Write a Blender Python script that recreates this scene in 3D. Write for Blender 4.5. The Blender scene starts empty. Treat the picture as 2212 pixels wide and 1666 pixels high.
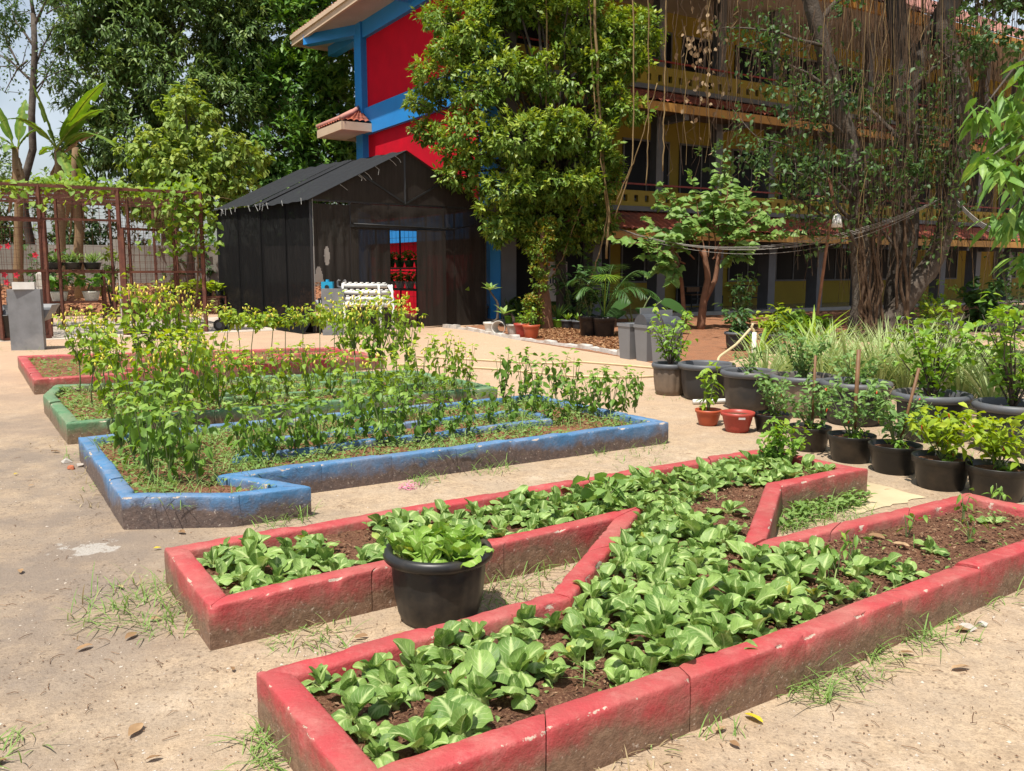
import bpy, math, random
import numpy as np
from mathutils import Vector, Matrix
R = math.radians
sc = bpy.context.scene
C = sc.collection

# ------------------------------------------------------------------ camera, sky, sun, exposure
F_PX, HORIZON, CAM_H = 1843.0, 580.0, 1.5          # focal length and horizon measured on a 2212 x 1666 view
PITCH = math.atan((833 - HORIZON) / F_PX)
cam_d = bpy.data.cameras.new('camera')
cam_d.sensor_width = 36.0
cam_d.lens = 36.0 * F_PX / 2212.0
cam_d.clip_start, cam_d.clip_end = 0.05, 2000
cam = bpy.data.objects.new('camera', cam_d); C.objects.link(cam)
cam.location = (0, 0, CAM_H)
cam.rotation_euler = (R(90) - PITCH, 0, 0)
sc.camera = cam

SUN_AZ, SUN_EL = R(-150), R(68)                      # compass bearing from +Y, clockwise positive
sun_dir = Vector((math.sin(SUN_AZ) * math.cos(SUN_EL), math.cos(SUN_AZ) * math.cos(SUN_EL), math.sin(SUN_EL)))
w = bpy.data.worlds.new('World'); sc.world = w; w.use_nodes = True
nt = w.node_tree; nt.nodes.clear()
out = nt.nodes.new('ShaderNodeOutputWorld'); bg = nt.nodes.new('ShaderNodeBackground')
sky = nt.nodes.new('ShaderNodeTexSky'); sky.sky_type = 'NISHITA'; sky.sun_disc = False
sky.sun_elevation = SUN_EL; sky.sun_rotation = SUN_AZ
sky.dust_density = 2.5; sky.air_density = 1.2; sky.ozone_density = 1.0
bg.inputs['Strength'].default_value = 0.085
# thin bright haze clouds all over the sky
tc = nt.nodes.new('ShaderNodeTexCoord'); nz = nt.nodes.new('ShaderNodeTexNoise')
nz.inputs['Scale'].default_value = 2.2; nz.inputs['Detail'].default_value = 6
rp = nt.nodes.new('ShaderNodeValToRGB'); rp.color_ramp.elements[0].position = .42; rp.color_ramp.elements[1].position = .72
mx = nt.nodes.new('ShaderNodeMix'); mx.data_type = 'RGBA'
mx.inputs['B'].default_value = (9.0, 9.8, 10.8, 1)
nt.links.new(tc.outputs['Generated'], nz.inputs['Vector']); nt.links.new(nz.outputs['Fac'], rp.inputs['Fac'])
nt.links.new(rp.outputs['Color'], mx.inputs['Factor']); nt.links.new(sky.outputs['Color'], mx.inputs['A'])
nt.links.new(mx.outputs['Result'], bg.inputs['Color']); nt.links.new(bg.outputs[0], out.inputs['Surface'])
sd = bpy.data.lights.new('sun', 'SUN'); sd.energy = 5.0; sd.angle = R(0.5); sd.color = (1.0, .95, .86)
so = bpy.data.objects.new('sun', sd); C.objects.link(so)
so.rotation_euler = (-sun_dir).to_track_quat('-Z', 'Y').to_euler(); so.location = (0, 0, 30)
sc.view_settings.view_transform = 'Standard'; sc.view_settings.look = 'None'
sc.view_settings.exposure = 0.45; sc.view_settings.gamma = 1; sc.view_settings.use_curve_mapping = False
sc.cycles.max_bounces = 8; sc.cycles.transparent_max_bounces = 24; sc.cycles.diffuse_bounces = 4
sc.cycles.use_denoising = True

# ------------------------------------------------------------------ helpers
_c, _s = math.cos(PITCH), math.sin(PITCH)
def ray(x, y):
    a, b = (x - 1106) / F_PX, -(y - 833) / F_PX
    return np.array([a, _c + b * _s, -_s + b * _c])
def g(x, y, z=0.0):                                   # point of the site seen at a picture position, at height z
    d = ray(x, y); t = (z - CAM_H) / d[2]
    return np.array([d[0] * t, d[1] * t, z])
def at(x, y, depth):                                  # point at a given distance along +Y
    d = ray(x, y); t = depth / d[1]
    return np.array([d[0] * t, depth, CAM_H + d[2] * t])
def az(deg): return np.array([math.sin(R(deg)), math.cos(R(deg)), 0.0])
UP = np.array([0, 0, 1.0])

WORLD = {}
class MB:
    """collects vertices, faces, per-vertex tint; builds one mesh object"""
    def __init__(s): s.v = []; s.n = 0; s.lo = []; s.tot = []; s.t = []; s.mi = []
    def add(s, v, faces, tint=0.5, mi=0):
        v = np.asarray(v, dtype=np.float32).reshape(-1, 3)
        for f in faces:
            s.lo.append(np.asarray(f, dtype=np.int32) + s.n); s.tot.append(np.array([len(f)], dtype=np.int32))
        s.mi.append(np.full(len(faces), mi, dtype=np.int32))
        s.v.append(v); s.t.append(np.broadcast_to(np.asarray(tint, dtype=np.float32), (len(v),)).copy()); s.n += len(v); return s
    def addn(s, v, faces, tint, mi=0):                # faces: (m,k) array
        v = np.asarray(v, dtype=np.float32).reshape(-1, 3); faces = np.asarray(faces, dtype=np.int32)
        s.lo.append((faces + s.n).ravel()); s.tot.append(np.full(len(faces), faces.shape[1], dtype=np.int32))
        s.mi.append(np.full(len(faces), mi, dtype=np.int32))
        s.v.append(v); s.t.append(np.broadcast_to(np.asarray(tint, dtype=np.float32), (len(v),)).copy()); s.n += len(v); return s
    def box(s, c, size, rz=0.0, tint=.5, mi=0):       # c = centre
        a, b, h = np.array(size) / 2
        q = np.array([[-a,-b,-h],[a,-b,-h],[a,b,-h],[-a,b,-h],[-a,-b,h],[a,-b,h],[a,b,h],[-a,b,h]])
        cs, sn = math.cos(rz), math.sin(rz)
        q = np.stack([q[:,0]*cs - q[:,1]*sn, q[:,0]*sn + q[:,1]*cs, q[:,2]], 1) + np.asarray(c)
        return s.add(q, [(0,3,2,1),(4,5,6,7),(0,1,5,4),(1,2,6,5),(2,3,7,6),(3,0,4,7)], tint, mi)
    def bar(s, p, q, wd, ht=None, tint=.5, mi=0):     # square bar between two points
        ht = ht or wd; p = np.asarray(p, float); q = np.asarray(q, float); d = q - p; L = np.linalg.norm(d); d = d / max(L, 1e-9)
        sd = np.cross(d, UP)
        if np.linalg.norm(sd) < 1e-3: sd = np.array([1.0, 0, 0])
        sd = sd / np.linalg.norm(sd); u = np.cross(sd, d)
        o = [(-1,-1),(1,-1),(1,1),(-1,1)]
        v = [p + sd*a*wd/2 + u*b*ht/2 for a, b in o] + [q + sd*a*wd/2 + u*b*ht/2 for a, b in o]
        return s.add(v, [(0,1,2,3),(7,6,5,4),(0,4,5,1),(1,5,6,2),(2,6,7,3),(3,7,4,0)], tint, mi)
    def tube(s, path, rad, n=6, tint=.5, mi=0, cap=True):
        P = np.asarray(path, float); k = len(P); rad = np.broadcast_to(np.asarray(rad, float), (k,))
        T = np.gradient(P, axis=0); T /= np.linalg.norm(T, axis=1)[:, None] + 1e-9
        ref = np.array([1.0, 0, 0]) if abs(T[0][0]) < .8 else np.array([0, 1.0, 0])
        A = np.cross(T, ref); A /= np.linalg.norm(A, axis=1)[:, None] + 1e-9
        B = np.cross(T, A); th = np.linspace(0, 2*math.pi, n, endpoint=False)
        V = P[:, None] + rad[:, None, None] * (np.cos(th)[None, :, None]*A[:, None] + np.sin(th)[None, :, None]*B[:, None])
        f = []
        i = np.arange(k-1)[:, None]*n; j = np.arange(n)[None]; j2 = (j+1) % n
        f = np.stack([i+j, i+j2, i+n+j2, i+n+j], -1).reshape(-1, 4)
        base = s.n; s.addn(V.reshape(-1, 3), f, tint, mi)
        if cap:
            s.lo.append(np.arange(n, dtype=np.int32)[::-1] + base); s.lo.append(np.arange(n, dtype=np.int32) + base + (k-1)*n)
            s.tot.append(np.array([n, n], dtype=np.int32)); s.mi.append(np.full(2, mi, dtype=np.int32))
        return s
    def lathe(s, prof, c=(0,0,0), n=32, tint=.5, flute=None, mi=0):   # prof: list of (r,z); flute(theta, k)->radius factor
        th = np.linspace(0, 2*math.pi, n, endpoint=False); k = len(prof); V = []
        for q, (r, z) in enumerate(prof):
            rr = r * (flute(th, q) if flute else 1.0)
            V.append(np.stack([np.cos(th)*rr, np.sin(th)*rr, np.full(n, z)], 1))
        V = np.concatenate(V) + np.asarray(c)
        i = np.arange(k-1)[:, None]*n; j = np.arange(n)[None]; j2 = (j+1) % n
        return s.addn(V, np.stack([i+j, i+j2, i+n+j2, i+n+j], -1).reshape(-1, 4), tint, mi)
    def disc(s, c, r, n=24, tint=.5, mi=0):
        th = np.linspace(0, 2*math.pi, n, endpoint=False)
        v = np.stack([np.cos(th)*r, np.sin(th)*r, np.zeros(n)], 1) + np.asarray(c)
        return s.add(v, [tuple(range(n))], tint, mi)
    def leaves(s, tpl, P, D, N, L, W, tint, mi=0):
        """tpl=(verts (x along leaf 0..1, y width -1..1, z lift), faces); arrays of base point, direction, normal, length, half width, tint"""
        tv, tf = tpl; P = np.asarray(P, float); m = len(P)
        if m == 0: return s
        D = D / (np.linalg.norm(D, axis=1)[:, None] + 1e-9)
        S = np.cross(N, D); S /= np.linalg.norm(S, axis=1)[:, None] + 1e-9
        Nn = np.cross(D, S); L = np.broadcast_to(L, (m,)); W = np.broadcast_to(W, (m,))
        V = P[:, None] + D[:, None]*(tv[None, :, 0:1]*L[:, None, None]) + S[:, None]*(tv[None, :, 1:2]*W[:, None, None]) + Nn[:, None]*(tv[None, :, 2:3]*L[:, None, None] + tv[None, :, 3:4]*W[:, None, None])
        k = len(tv); F_ = (tf[None] + (np.arange(m)*k)[:, None, None]).reshape(-1, tf.shape[1])
        return s.addn(V.reshape(-1, 3), F_, np.repeat(np.broadcast_to(tint, (m,)), k), mi)
    def mesh(s, name, mats, smooth=False, off=(0,0,0)):
        me = bpy.data.meshes.new(name)
        v = np.concatenate(s.v) - np.asarray(off, dtype=np.float32)
        lo = np.concatenate([np.atleast_1d(x) for x in s.lo]).astype(np.int32); tot = np.concatenate(s.tot).astype(np.int32)
        me.vertices.add(len(v)); me.vertices.foreach_set('co', v.astype(np.float32).ravel())
        me.loops.add(len(lo)); me.loops.foreach_set('vertex_index', lo)
        me.polygons.add(len(tot)); st = np.concatenate([[0], np.cumsum(tot)[:-1]]).astype(np.int32)
        me.polygons.foreach_set('loop_start', st); me.polygons.foreach_set('loop_total', tot)
        me.polygons.foreach_set('use_smooth', np.full(len(tot), bool(smooth)))
        for m_ in (mats if isinstance(mats, (list, tuple)) else [mats]): me.materials.append(m_)
        if isinstance(mats, (list, tuple)) and len(mats) > 1: me.polygons.foreach_set('material_index', np.concatenate(s.mi).astype(np.int32))
        a = me.attributes.new('tint', 'FLOAT', 'POINT'); a.data.foreach_set('value', np.concatenate(s.t).astype(np.float32))
        me.update(calc_edges=True); me.validate(); return me
    def obj(s, name, mats, parent=None, smooth=False, kind=None, label=None):
        off = WORLD.get(parent.name, (0,0,0)) if parent is not None else (0,0,0)
        o = bpy.data.objects.new(name, s.mesh(name, mats, smooth, off)); C.objects.link(o)
        if parent is not None: o.parent = parent; WORLD[o.name] = off
        if kind: o['kind'] = kind
        if label: o['label'] = label
        return o

def thing(name, label, cat, loc=(0,0,0), group=None, rz=0.0):
    o = bpy.data.objects.new(name, None); C.objects.link(o); o.location = loc; o.rotation_euler = (0, 0, rz)
    o.empty_display_size = .1
    o['label'] = label; o['category'] = cat
    if group: o['group'] = group
    WORLD[o.name] = tuple(loc) if rz == 0 else (0,0,0)
    return o
def tag(o, label, cat, group=None):
    o['label'] = label; o['category'] = cat
    if group: o['group'] = group
    return o
def struct(o): o['kind'] = 'structure'; return o
def copy_tree(o, parent=None):
    c = o.copy(); C.objects.link(c); c.parent = parent
    for ch in o.children: copy_tree(ch, c)
    return c
def put(name, me, parent=None, loc=(0,0,0), rot=(0,0,0), scale=(1,1,1)):
    o = bpy.data.objects.new(name, me); C.objects.link(o); o.location = loc; o.rotation_euler = rot; o.scale = scale
    if parent is not None: o.parent = parent
    return o

# leaf templates -------------------------------------------------------------
def leaf_tpl(nl=1, prof=None, fold=.18, droop=.15, wave=0.0):
    """nl stations; returns verts (x,y,z) and quad faces, three verts across"""
    xs = np.linspace(0, 1, nl + 2); V = []
    for x in xs:
        wd = np.interp(x, [p[0] for p in prof], [p[1] for p in prof])
        z = -droop * x * x
        V += [(x, -wd, z, fold*wd + wave*math.sin(x*9)), (x, 0, z, 0), (x, wd, z, fold*wd - wave*math.sin(x*9+1))]
    F = []
    for i in range(len(xs) - 1):
        a = i*3; F += [(a, a+3, a+4, a+1), (a+1, a+4, a+5, a+2)]
    return np.array(V, float), np.array(F)
TPL_SIMPLE = (np.array([(0,0,0,0),(.45,-1,0,.3),(.45,1,0,.3),(1,0,-.12,0),(.5,0,-.02,0)], float), np.array([(0,1,4),(1,3,4),(3,2,4),(2,0,4)]))
TPL_LANCE = leaf_tpl(2, [(0,.04),(.35,1),(.7,.8),(1,.02)], .35, .25)
TPL_OVATE = leaf_tpl(2, [(0,.15),(.3,1),(.7,.75),(1,.02)], .35, .3)
TPL_HEART = leaf_tpl(3, [(0,.55),(.2,1),(.6,.85),(1,.03)], .3, .2, .08)
TPL_BLADE = leaf_tpl(4, [(0,.8),(.3,1),(.8,.6),(1,.03)], .1, .45)
TPL_LINEAR = leaf_tpl(2, [(0,1),(.5,.9),(1,.05)], .05, .05)

# materials ------------------------------------------------------------------
def new_mat(name):
    m = bpy.data.materials.new(name); m.use_nodes = True; n = m.node_tree; n.nodes.clear()
    o = n.nodes.new('ShaderNodeOutputMaterial'); b = n.nodes.new('ShaderNodeBsdfPrincipled')
    n.links.new(b.outputs[0], o.inputs['Surface']); return m, n, b, o
def N(n, t, **kw):
    x = n.nodes.new('ShaderNode' + t)
    for k, v in kw.items():
        if k in x.inputs: x.inputs[k].default_value = v
        else: setattr(x, k, v)
    return x
def c4(c): return (c[0], c[1], c[2], 1)
def noise(n, scale, detail=5, vec=None, rough=.6):
    x = N(n, 'TexNoise', Scale=scale, Detail=detail, Roughness=rough)
    if vec is not None: n.links.new(vec, x.inputs['Vector'])
    return x.outputs['Fac']
def ramp(n, fac, lo, hi, a=(0,0,0), b=(1,1,1)):
    r = n.nodes.new('ShaderNodeValToRGB'); e = r.color_ramp.elements
    e[0].position, e[1].position = lo, hi; e[0].color = c4(a); e[1].color = c4(b)
    n.links.new(fac, r.inputs['Fac']); return r.outputs['Color']
def mixc(n, fac, a, b):
    m = n.nodes.new('ShaderNodeMix'); m.data_type = 'RGBA'
    for k, v in (('Factor', fac), ('A', a), ('B', b)):
        if hasattr(v, 'default_value') or hasattr(v, 'is_linked'): n.links.new(v, m.inputs[k])
        else: m.inputs[k].default_value = v if k == 'Factor' else c4(v)
    return m.outputs['Result']
def math_(n, op, a, b=0.0):
    m = n.nodes.new('ShaderNodeMath'); m.operation = op
    for i, v in enumerate((a, b)):
        if hasattr(v, 'is_linked'): n.links.new(v, m.inputs[i])
        else: m.inputs[i].default_value = v
    return m.outputs[0]
def bump(n, b, h, strength=.3, dist=.01):
    x = N(n, 'Bump', Strength=strength, Distance=dist); n.links.new(h, x.inputs['Height']); n.links.new(x.outputs[0], b.inputs['Normal'])
def pos(n): return n.nodes.new('ShaderNodeNewGeometry').outputs['Position']
def objco(n): return n.nodes.new('ShaderNodeTexCoord').outputs['Object']
def sepz(n, v):
    s = n.nodes.new('ShaderNodeSeparateXYZ'); n.links.new(v, s.inputs[0]); return s.outputs
def plain(name, c1, c2=None, scale=8, rough=.7, bmp=.15, bscale=60, dist=.005, metal=0, dirt=None, spec=.4, lo=.35, hi=.7):
    m, n, b, o = new_mat(name); c2 = c2 or tuple(x*.7 for x in c1); p = pos(n)
    col = mixc(n, ramp(n, noise(n, scale, 6, p), lo, hi), c1, c2)
    if dirt:
        col = mixc(n, ramp(n, noise(n, scale*.35, 7, p), .5, .72), col, dirt)
    n.links.new(col, b.inputs['Base Color']); b.inputs['Roughness'].default_value = rough; b.inputs['Metallic'].default_value = metal
    b.inputs['Specular IOR Level'].default_value = spec
    if bmp: bump(n, b, noise(n, bscale, 4, p), bmp, dist)
    return m
def leafy(name, dark, mid, light, rough=.45, trans=.3, spec=.3, tr_col=None, vein=0, vscale=1):
    """leaf shader: colour by per-leaf tint, light passing through"""
    m, n, b, o = new_mat(name)
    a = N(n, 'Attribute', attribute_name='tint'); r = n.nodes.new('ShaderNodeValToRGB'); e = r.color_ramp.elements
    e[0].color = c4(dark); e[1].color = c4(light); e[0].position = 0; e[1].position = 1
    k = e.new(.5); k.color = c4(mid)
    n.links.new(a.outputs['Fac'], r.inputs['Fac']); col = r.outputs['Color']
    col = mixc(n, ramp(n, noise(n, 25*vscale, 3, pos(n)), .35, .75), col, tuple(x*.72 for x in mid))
    n.links.new(col, b.inputs['Base Color']); b.inputs['Roughness'].default_value = rough+.1; b.inputs['Specular IOR Level'].default_value = spec
    t = N(n, 'BsdfTranslucent'); 
    hs = N(n, 'HueSaturation', Hue=.485, Saturation=1.15, Value=1.5); n.links.new(col, hs.inputs['Color']); n.links.new(hs.outputs[0], t.inputs['Color'])
    ms = N(n, 'MixShader', Fac=trans); n.links.new(b.outputs[0], ms.inputs[1]); n.links.new(t.outputs[0], ms.inputs[2]); n.links.new(ms.outputs[0], o.inputs['Surface'])
    return m
# ------------------------------------------------------------------ materials of the site
def ground_mat():
    m, n, b, o = new_mat('dusty_concrete'); p = pos(n)
    big = ramp(n, noise(n, .55, 6, p, .65), .38, .66); mid = ramp(n, noise(n, 2.7, 7, p, .7), .42, .62)
    col = mixc(n, big, (.50, .375, .25), (.41, .30, .195))
    grain = ramp(n, noise(n, 7.0, 10, p, .82), .45, .58); col = mixc(n, math_(n, 'MULTIPLY', grain, .55), col, (.27, .195, .13))
    g2 = ramp(n, noise(n, 34.0, 8, p, .8), .47, .60); col = mixc(n, math_(n, 'MULTIPLY', g2, .5), col, (.22, .16, .11))
    col = mixc(n, math_(n, 'MULTIPLY', mid, .5), col, (.36, .29, .22))
    pale = ramp(n, noise(n, 1.3, 8, p, .75), .57, .64); col = mixc(n, math_(n, 'MULTIPLY', pale, .5), col, (.54, .43, .315))
    s = sepz(n, p)
    # damp, trodden strip at the side of the court
    left = math_(n, 'MULTIPLY', ramp(n, math_(n, 'ADD', math_(n, 'MULTIPLY', s[0], -.22), math_(n, 'MULTIPLY', noise(n, 1.1, 6, p), .55)), .50, .74),
                 ramp(n, noise(n, .8, 7, p, .7), .36, .56))
    col = mixc(n, math_(n, 'MULTIPLY', left, .8), col, (.185, .15, .125))
    # further back the dust turns redder
    far = ramp(n, math_(n, 'ADD', math_(n, 'MULTIPLY', s[1], .06), math_(n, 'MULTIPLY', noise(n, .7, 5, p), .3)), .55, .95)
    col = mixc(n, math_(n, 'MULTIPLY', far, .65), col, (.54, .36, .235))
    # old grey cement skim breaking through beside the blue bed
    cp = g(185, 1182); dx = math_(n, 'SUBTRACT', s[0], float(cp[0])); dy = math_(n, 'SUBTRACT', s[1], float(cp[1]))
    dd = math_(n, 'ADD', math_(n, 'MULTIPLY', math_(n, 'MULTIPLY', dx, dx), 5.0), math_(n, 'MULTIPLY', math_(n, 'MULTIPLY', dy, dy), 7.0))
    sk = ramp(n, math_(n, 'ADD', math_(n, 'MULTIPLY', dd, .5), math_(n, 'MULTIPLY', noise(n, 6.0, 9, p, .72), 1.1)), .55, .59, (1,1,1), (0,0,0))
    col = mixc(n, math_(n, 'MULTIPLY', sk, .75), col, (.42, .39, .35))
    v = N(n, 'TexVoronoi', Scale=38.0); n.links.new(p, v.inputs['Vector'])
    sp = math_(n, 'MULTIPLY', ramp(n, v.outputs['Distance'], .10, .34, (1,1,1), (0,0,0)), ramp(n, noise(n, 2.1, 6, p, .7), .47, .60))
    col = mixc(n, math_(n, 'MULTIPLY', sp, .8), col, (.085, .06, .04))
    fine = noise(n, 95, 4, p, .7); col = mixc(n, math_(n, 'MULTIPLY', ramp(n, fine, .50, .72), .6), col, (.15, .105, .068))
    n.links.new(col, b.inputs['Base Color']); b.inputs['Roughness'].default_value = .95; b.inputs['Specular IOR Level'].default_value = .15
    h = math_(n, 'ADD', math_(n, 'MULTIPLY', fine, .5), math_(n, 'MULTIPLY', noise(n, 14, 6, p, .7), 1.0))
    bump(n, b, h, .8, .016); return m
M = {}
M['ground'] = ground_mat()

def paint_mat(name, paint, paint2, base=(.25, .165, .105), thr=.55):
    """old gloss paint on cast concrete kerbs: chipped arrises, splashed earth low down"""
    m, n, b, o = new_mat(name); p = pos(n); s = sepz(n, p)
    g_ = n.nodes.new('ShaderNodeNewGeometry'); nz_ = sepz(n, g_.outputs['Normal'])[2]
    top = ramp(n, nz_, .35, .6)
    col = mixc(n, ramp(n, noise(n, 3.5, 6, p), .36, .62), paint, paint2)
    col = mixc(n, math_(n, 'MULTIPLY', ramp(n, noise(n, 9, 7, p, .75), .5, .7), .45), col, tuple(.6*a + .4*b_ for a, b_ in zip(paint, (.55, .42, .34))))
    col = mixc(n, math_(n, 'MULTIPLY', ramp(n, noise(n, 1.7, 8, p, .72), .46, .66), .42), col, tuple(.45*a + .55*b_ for a, b_ in zip(paint, (.42, .30, .22))))
    # splashed earth: rises from the ground in uneven tongues, on the sides only
    hgt = math_(n, 'ADD', math_(n, 'MULTIPLY', s[2], -5.4), math_(n, 'ADD', math_(n, 'MULTIPLY', noise(n, 1.5, 9, p, .75), 2.6), -.30))
    dirt = math_(n, 'MULTIPLY', ramp(n, hgt, .10, .58), math_(n, 'SUBTRACT', 1.0, top))
    earth = mixc(n, ramp(n, noise(n, 26, 6, p, .7), .35, .65), base, tuple(x*.55 for x in base))
    earth = mixc(n, ramp(n, noise(n, 60, 3, p), .62, .72), earth, (.48, .40, .32))
    col = mixc(n, math_(n, 'MULTIPLY', dirt, .93), col, earth)
    # chips to bare mortar
    a = N(n, 'Attribute', attribute_name='tint')
    chip = ramp(n, math_(n, 'ADD', math_(n, 'MULTIPLY', a.outputs['Fac'], .16), noise(n, 15, 9, p, .78)), .765, .78)
    chip2 = ramp(n, noise(n, 34, 5, p, .7), .74, .755)
    col = mixc(n, math_(n, 'MAXIMUM', chip, chip2), col, (.46, .37, .29))
    n.links.new(col, b.inputs['Base Color'])
    b.inputs['Roughness'].default_value = .62; b.inputs['Specular IOR Level'].default_value = .35
    h = math_(n, 'ADD', math_(n, 'MULTIPLY', noise(n, 70, 4, p), .35), math_(n, 'MULTIPLY', noise(n, 11, 6, p, .7), 1.0))
    bump(n, b, h, .75, .012); return m
M['red_paint'] = paint_mat('red_kerb_paint', (.40, .044, .050), (.32, .058, .055))
M['blue_paint'] = paint_mat('blue_kerb_paint', (.065, .18, .345), (.05, .145, .28), (.16, .105, .075))
M['green_paint'] = paint_mat('green_kerb_paint', (.095, .21, .10), (.08, .175, .085))
def soil_mat(name, a, b_, c):
    m, n, b, o = new_mat(name); p = pos(n)
    col = mixc(n, ramp(n, noise(n, 4, 7, p, .7), .38, .62), a, b_)
    mp = N(n, 'Mapping'); mp.inputs['Scale'].default_value = (1, 1, .3); n.links.new(p, mp.inputs['Vector'])
    fib = noise(n, 110, 5, mp.outputs[0], .75); col = mixc(n, ramp(n, fib, .48, .66), col, c)
    n.links.new(col, b.inputs['Base Color']); b.inputs['Roughness'].default_value = .95; b.inputs['Specular IOR Level'].default_value = .1
    bump(n, b, math_(n, 'ADD', fib, math_(n, 'MULTIPLY', noise(n, 28, 5, p), 1.2)), .9, .014); return m
M['soil'] = soil_mat('coco_soil', (.15, .068, .04), (.082, .038, .025), (.29, .165, .095))
M['soil_red'] = soil_mat('red_earth', (.24, .095, .05), (.15, .065, .04), (.33, .20, .12))
M['mulch'] = soil_mat('leaf_mulch', (.30, .12, .06), (.19, .085, .05), (.42, .26, .15))
M['flake'] = leafy('dry_flakes', (.06, .03, .02), (.17, .09, .05), (.36, .24, .15), .9, .05, .1)

# ------------------------------------------------------------------ ground
b = MB(); q = 400
b.add([(-q,-60,0),(q,-60,0),(q,2*q,0),(-q,2*q,0)], [(0,1,2,3)])
struct(b.obj('ground', M['ground']))

# ------------------------------------------------------------------ raised beds of painted kerb blocks
A_AZ, B_AZ = -34.0, 56.0
rng = np.random.default_rng(7)
def cross2(a, b): return a[0]*b[1] - a[1]*b[0]
def isect(p, d, q, e):
    t = cross2(q - p, e) / cross2(d, e); return p + d * t
def inset(P, w):
    P = [np.asarray(p[:2], float) for p in P]; n = len(P)
    area = sum(cross2(P[i], P[(i+1) % n]) for i in range(n)); sg = 1 if area > 0 else -1; out = []
    for i in range(n):
        a, b_, c = P[i-1], P[i], P[(i+1) % n]; d1 = (b_-a)/np.linalg.norm(b_-a); d2 = (c-b_)/np.linalg.norm(c-b_)
        n1 = sg*np.array([-d1[1], d1[0]]); n2 = sg*np.array([-d2[1], d2[0]])
        out.append(isect(b_ + n1*w, d1, b_ + n2*w, d2) if abs(cross2(d1, d2)) > 1e-3 else b_ + n1*w)
    return out
def inside(px, py, P):
    r = np.zeros(np.shape(px), bool); n = len(P)
    for i in range(n):
        x1, y1 = P[i][0], P[i][1]; x2, y2 = P[(i+1) % n][0], P[(i+1) % n][1]
        r ^= ((y1 > py) != (y2 > py)) & (px < (x2-x1)*(py-y1)/((y2-y1) + 1e-12) + x1)
    return r
def vnoise(x, y, s=1.0, k=0):
    x = np.asarray(x)*s; y = np.asarray(y)*s
    return (np.sin(x*1.7+k)+np.sin(y*2.1+1.3*k)+np.sin((x+y)*1.3+2*k+.5)+np.sin(x*3.1-y*2.3+k*.7)*.7+np.sin(x*5.3+y*4.1+k)*.4)/4.1
PROF = [(0,-.05),(0,.3),(0,.62),(0,.90),(.008,.965),(.05,.993),(.14,1.0),(.5,1.003),(.88,.998),(.96,.975),(1,.92),(1,.45)]
WEAR = [0,0,0,.15,1,1,.1,0,.1,1,.8,0]
def block(mb, o1, o2, i1, i2, h, seed):
    L = np.linalg.norm(o2-o1); nu = max(5, int(L/.02)); r = np.random.default_rng(seed)
    bites = [(r.uniform(0, 1), r.uniform(.012, .045)/L, r.uniform(.005, .016), r.random() < .7) for _ in range(r.integers(2, 6))] + [(r.choice([0.0, 1.0]), .03/L, r.uniform(.004, .014), True)]
    us = np.linspace(0, 1, nu); V = []; T = []
    ph = r.uniform(0, 30); tilt = r.uniform(-.006, .006); sh = r.uniform(-.004, .004)
    for iu, u in enumerate(us):
        O = o1*(1-u)+o2*u; I = i1*(1-u)+i2*u; nrm = (O-I)/np.linalg.norm(O-I)
        e = 1.0 if iu in (0, nu-1) else 0.0
        for (w, z), we in zip(PROF, WEAR):
            q = O*(1-w)+I*w; s = u*L + ph
            d = .0035*vnoise(s*3.3, z*3+w*4, 2.0, seed % 17) - .003*e
            chip = 0.0
            if .8 <= z and we > .05:
                for bu, bw, bd, outer in bites:
                    f = max(0.0, 1 - ((u-bu)/bw)**2)
                    if f > 0 and (w < .5) == outer: chip = max(chip, bd*f*min(1, we+.15)*r.uniform(.7, 1.2))
            if we > .9: chip += abs(r.normal(0, .0012))
            V.append((*(q + nrm*(d - chip if w < .5 else -d + chip)), z*h + tilt*(u-.5)*2 + sh + .003*vnoise(s*4, w*3, 1.5, 3) - (chip*.6 if z > .8 else 0) - .002*e*(z > .8)))
            T.append(max(we, .55*e) + min(1.0, chip*90))
    k = len(PROF); F = []
    for i in range(nu-1):
        for j in range(k-1): F.append((i*k+j, (i+1)*k+j, (i+1)*k+j+1, i*k+j+1))
    mb.add(V, F, np.array(T))
    mb.add(V[:k], [tuple(range(k))[::-1]], .4); mb.add(V[-k:], [tuple(range(k))], .4)
def kerb_ring(root, P, th, h, mat, blen, seed, skip=()):
    I = inset(P, th); n = len(P); P = [np.asarray(p[:2], float) for p in P]
    for i in range(n):
        if i in skip: continue
        a, b_, c, d = P[i], P[(i+1) % n], I[i], I[(i+1) % n]; L = np.linalg.norm(b_-a); k = max(1, round(L/blen))
        for j in range(k):
            g_ = .002/L; u, v = j/k + (g_ if j else 0), (j+1)/k - (g_ if j < k-1 else 0)
            mb = MB(); block(mb, a+(b_-a)*u, a+(b_-a)*v, c+(d-c)*u, c+(d-c)*v, h, seed*1000+i*37+j)
            mb.obj('kerb_block', mat, root, smooth=True)
    return I
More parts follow.
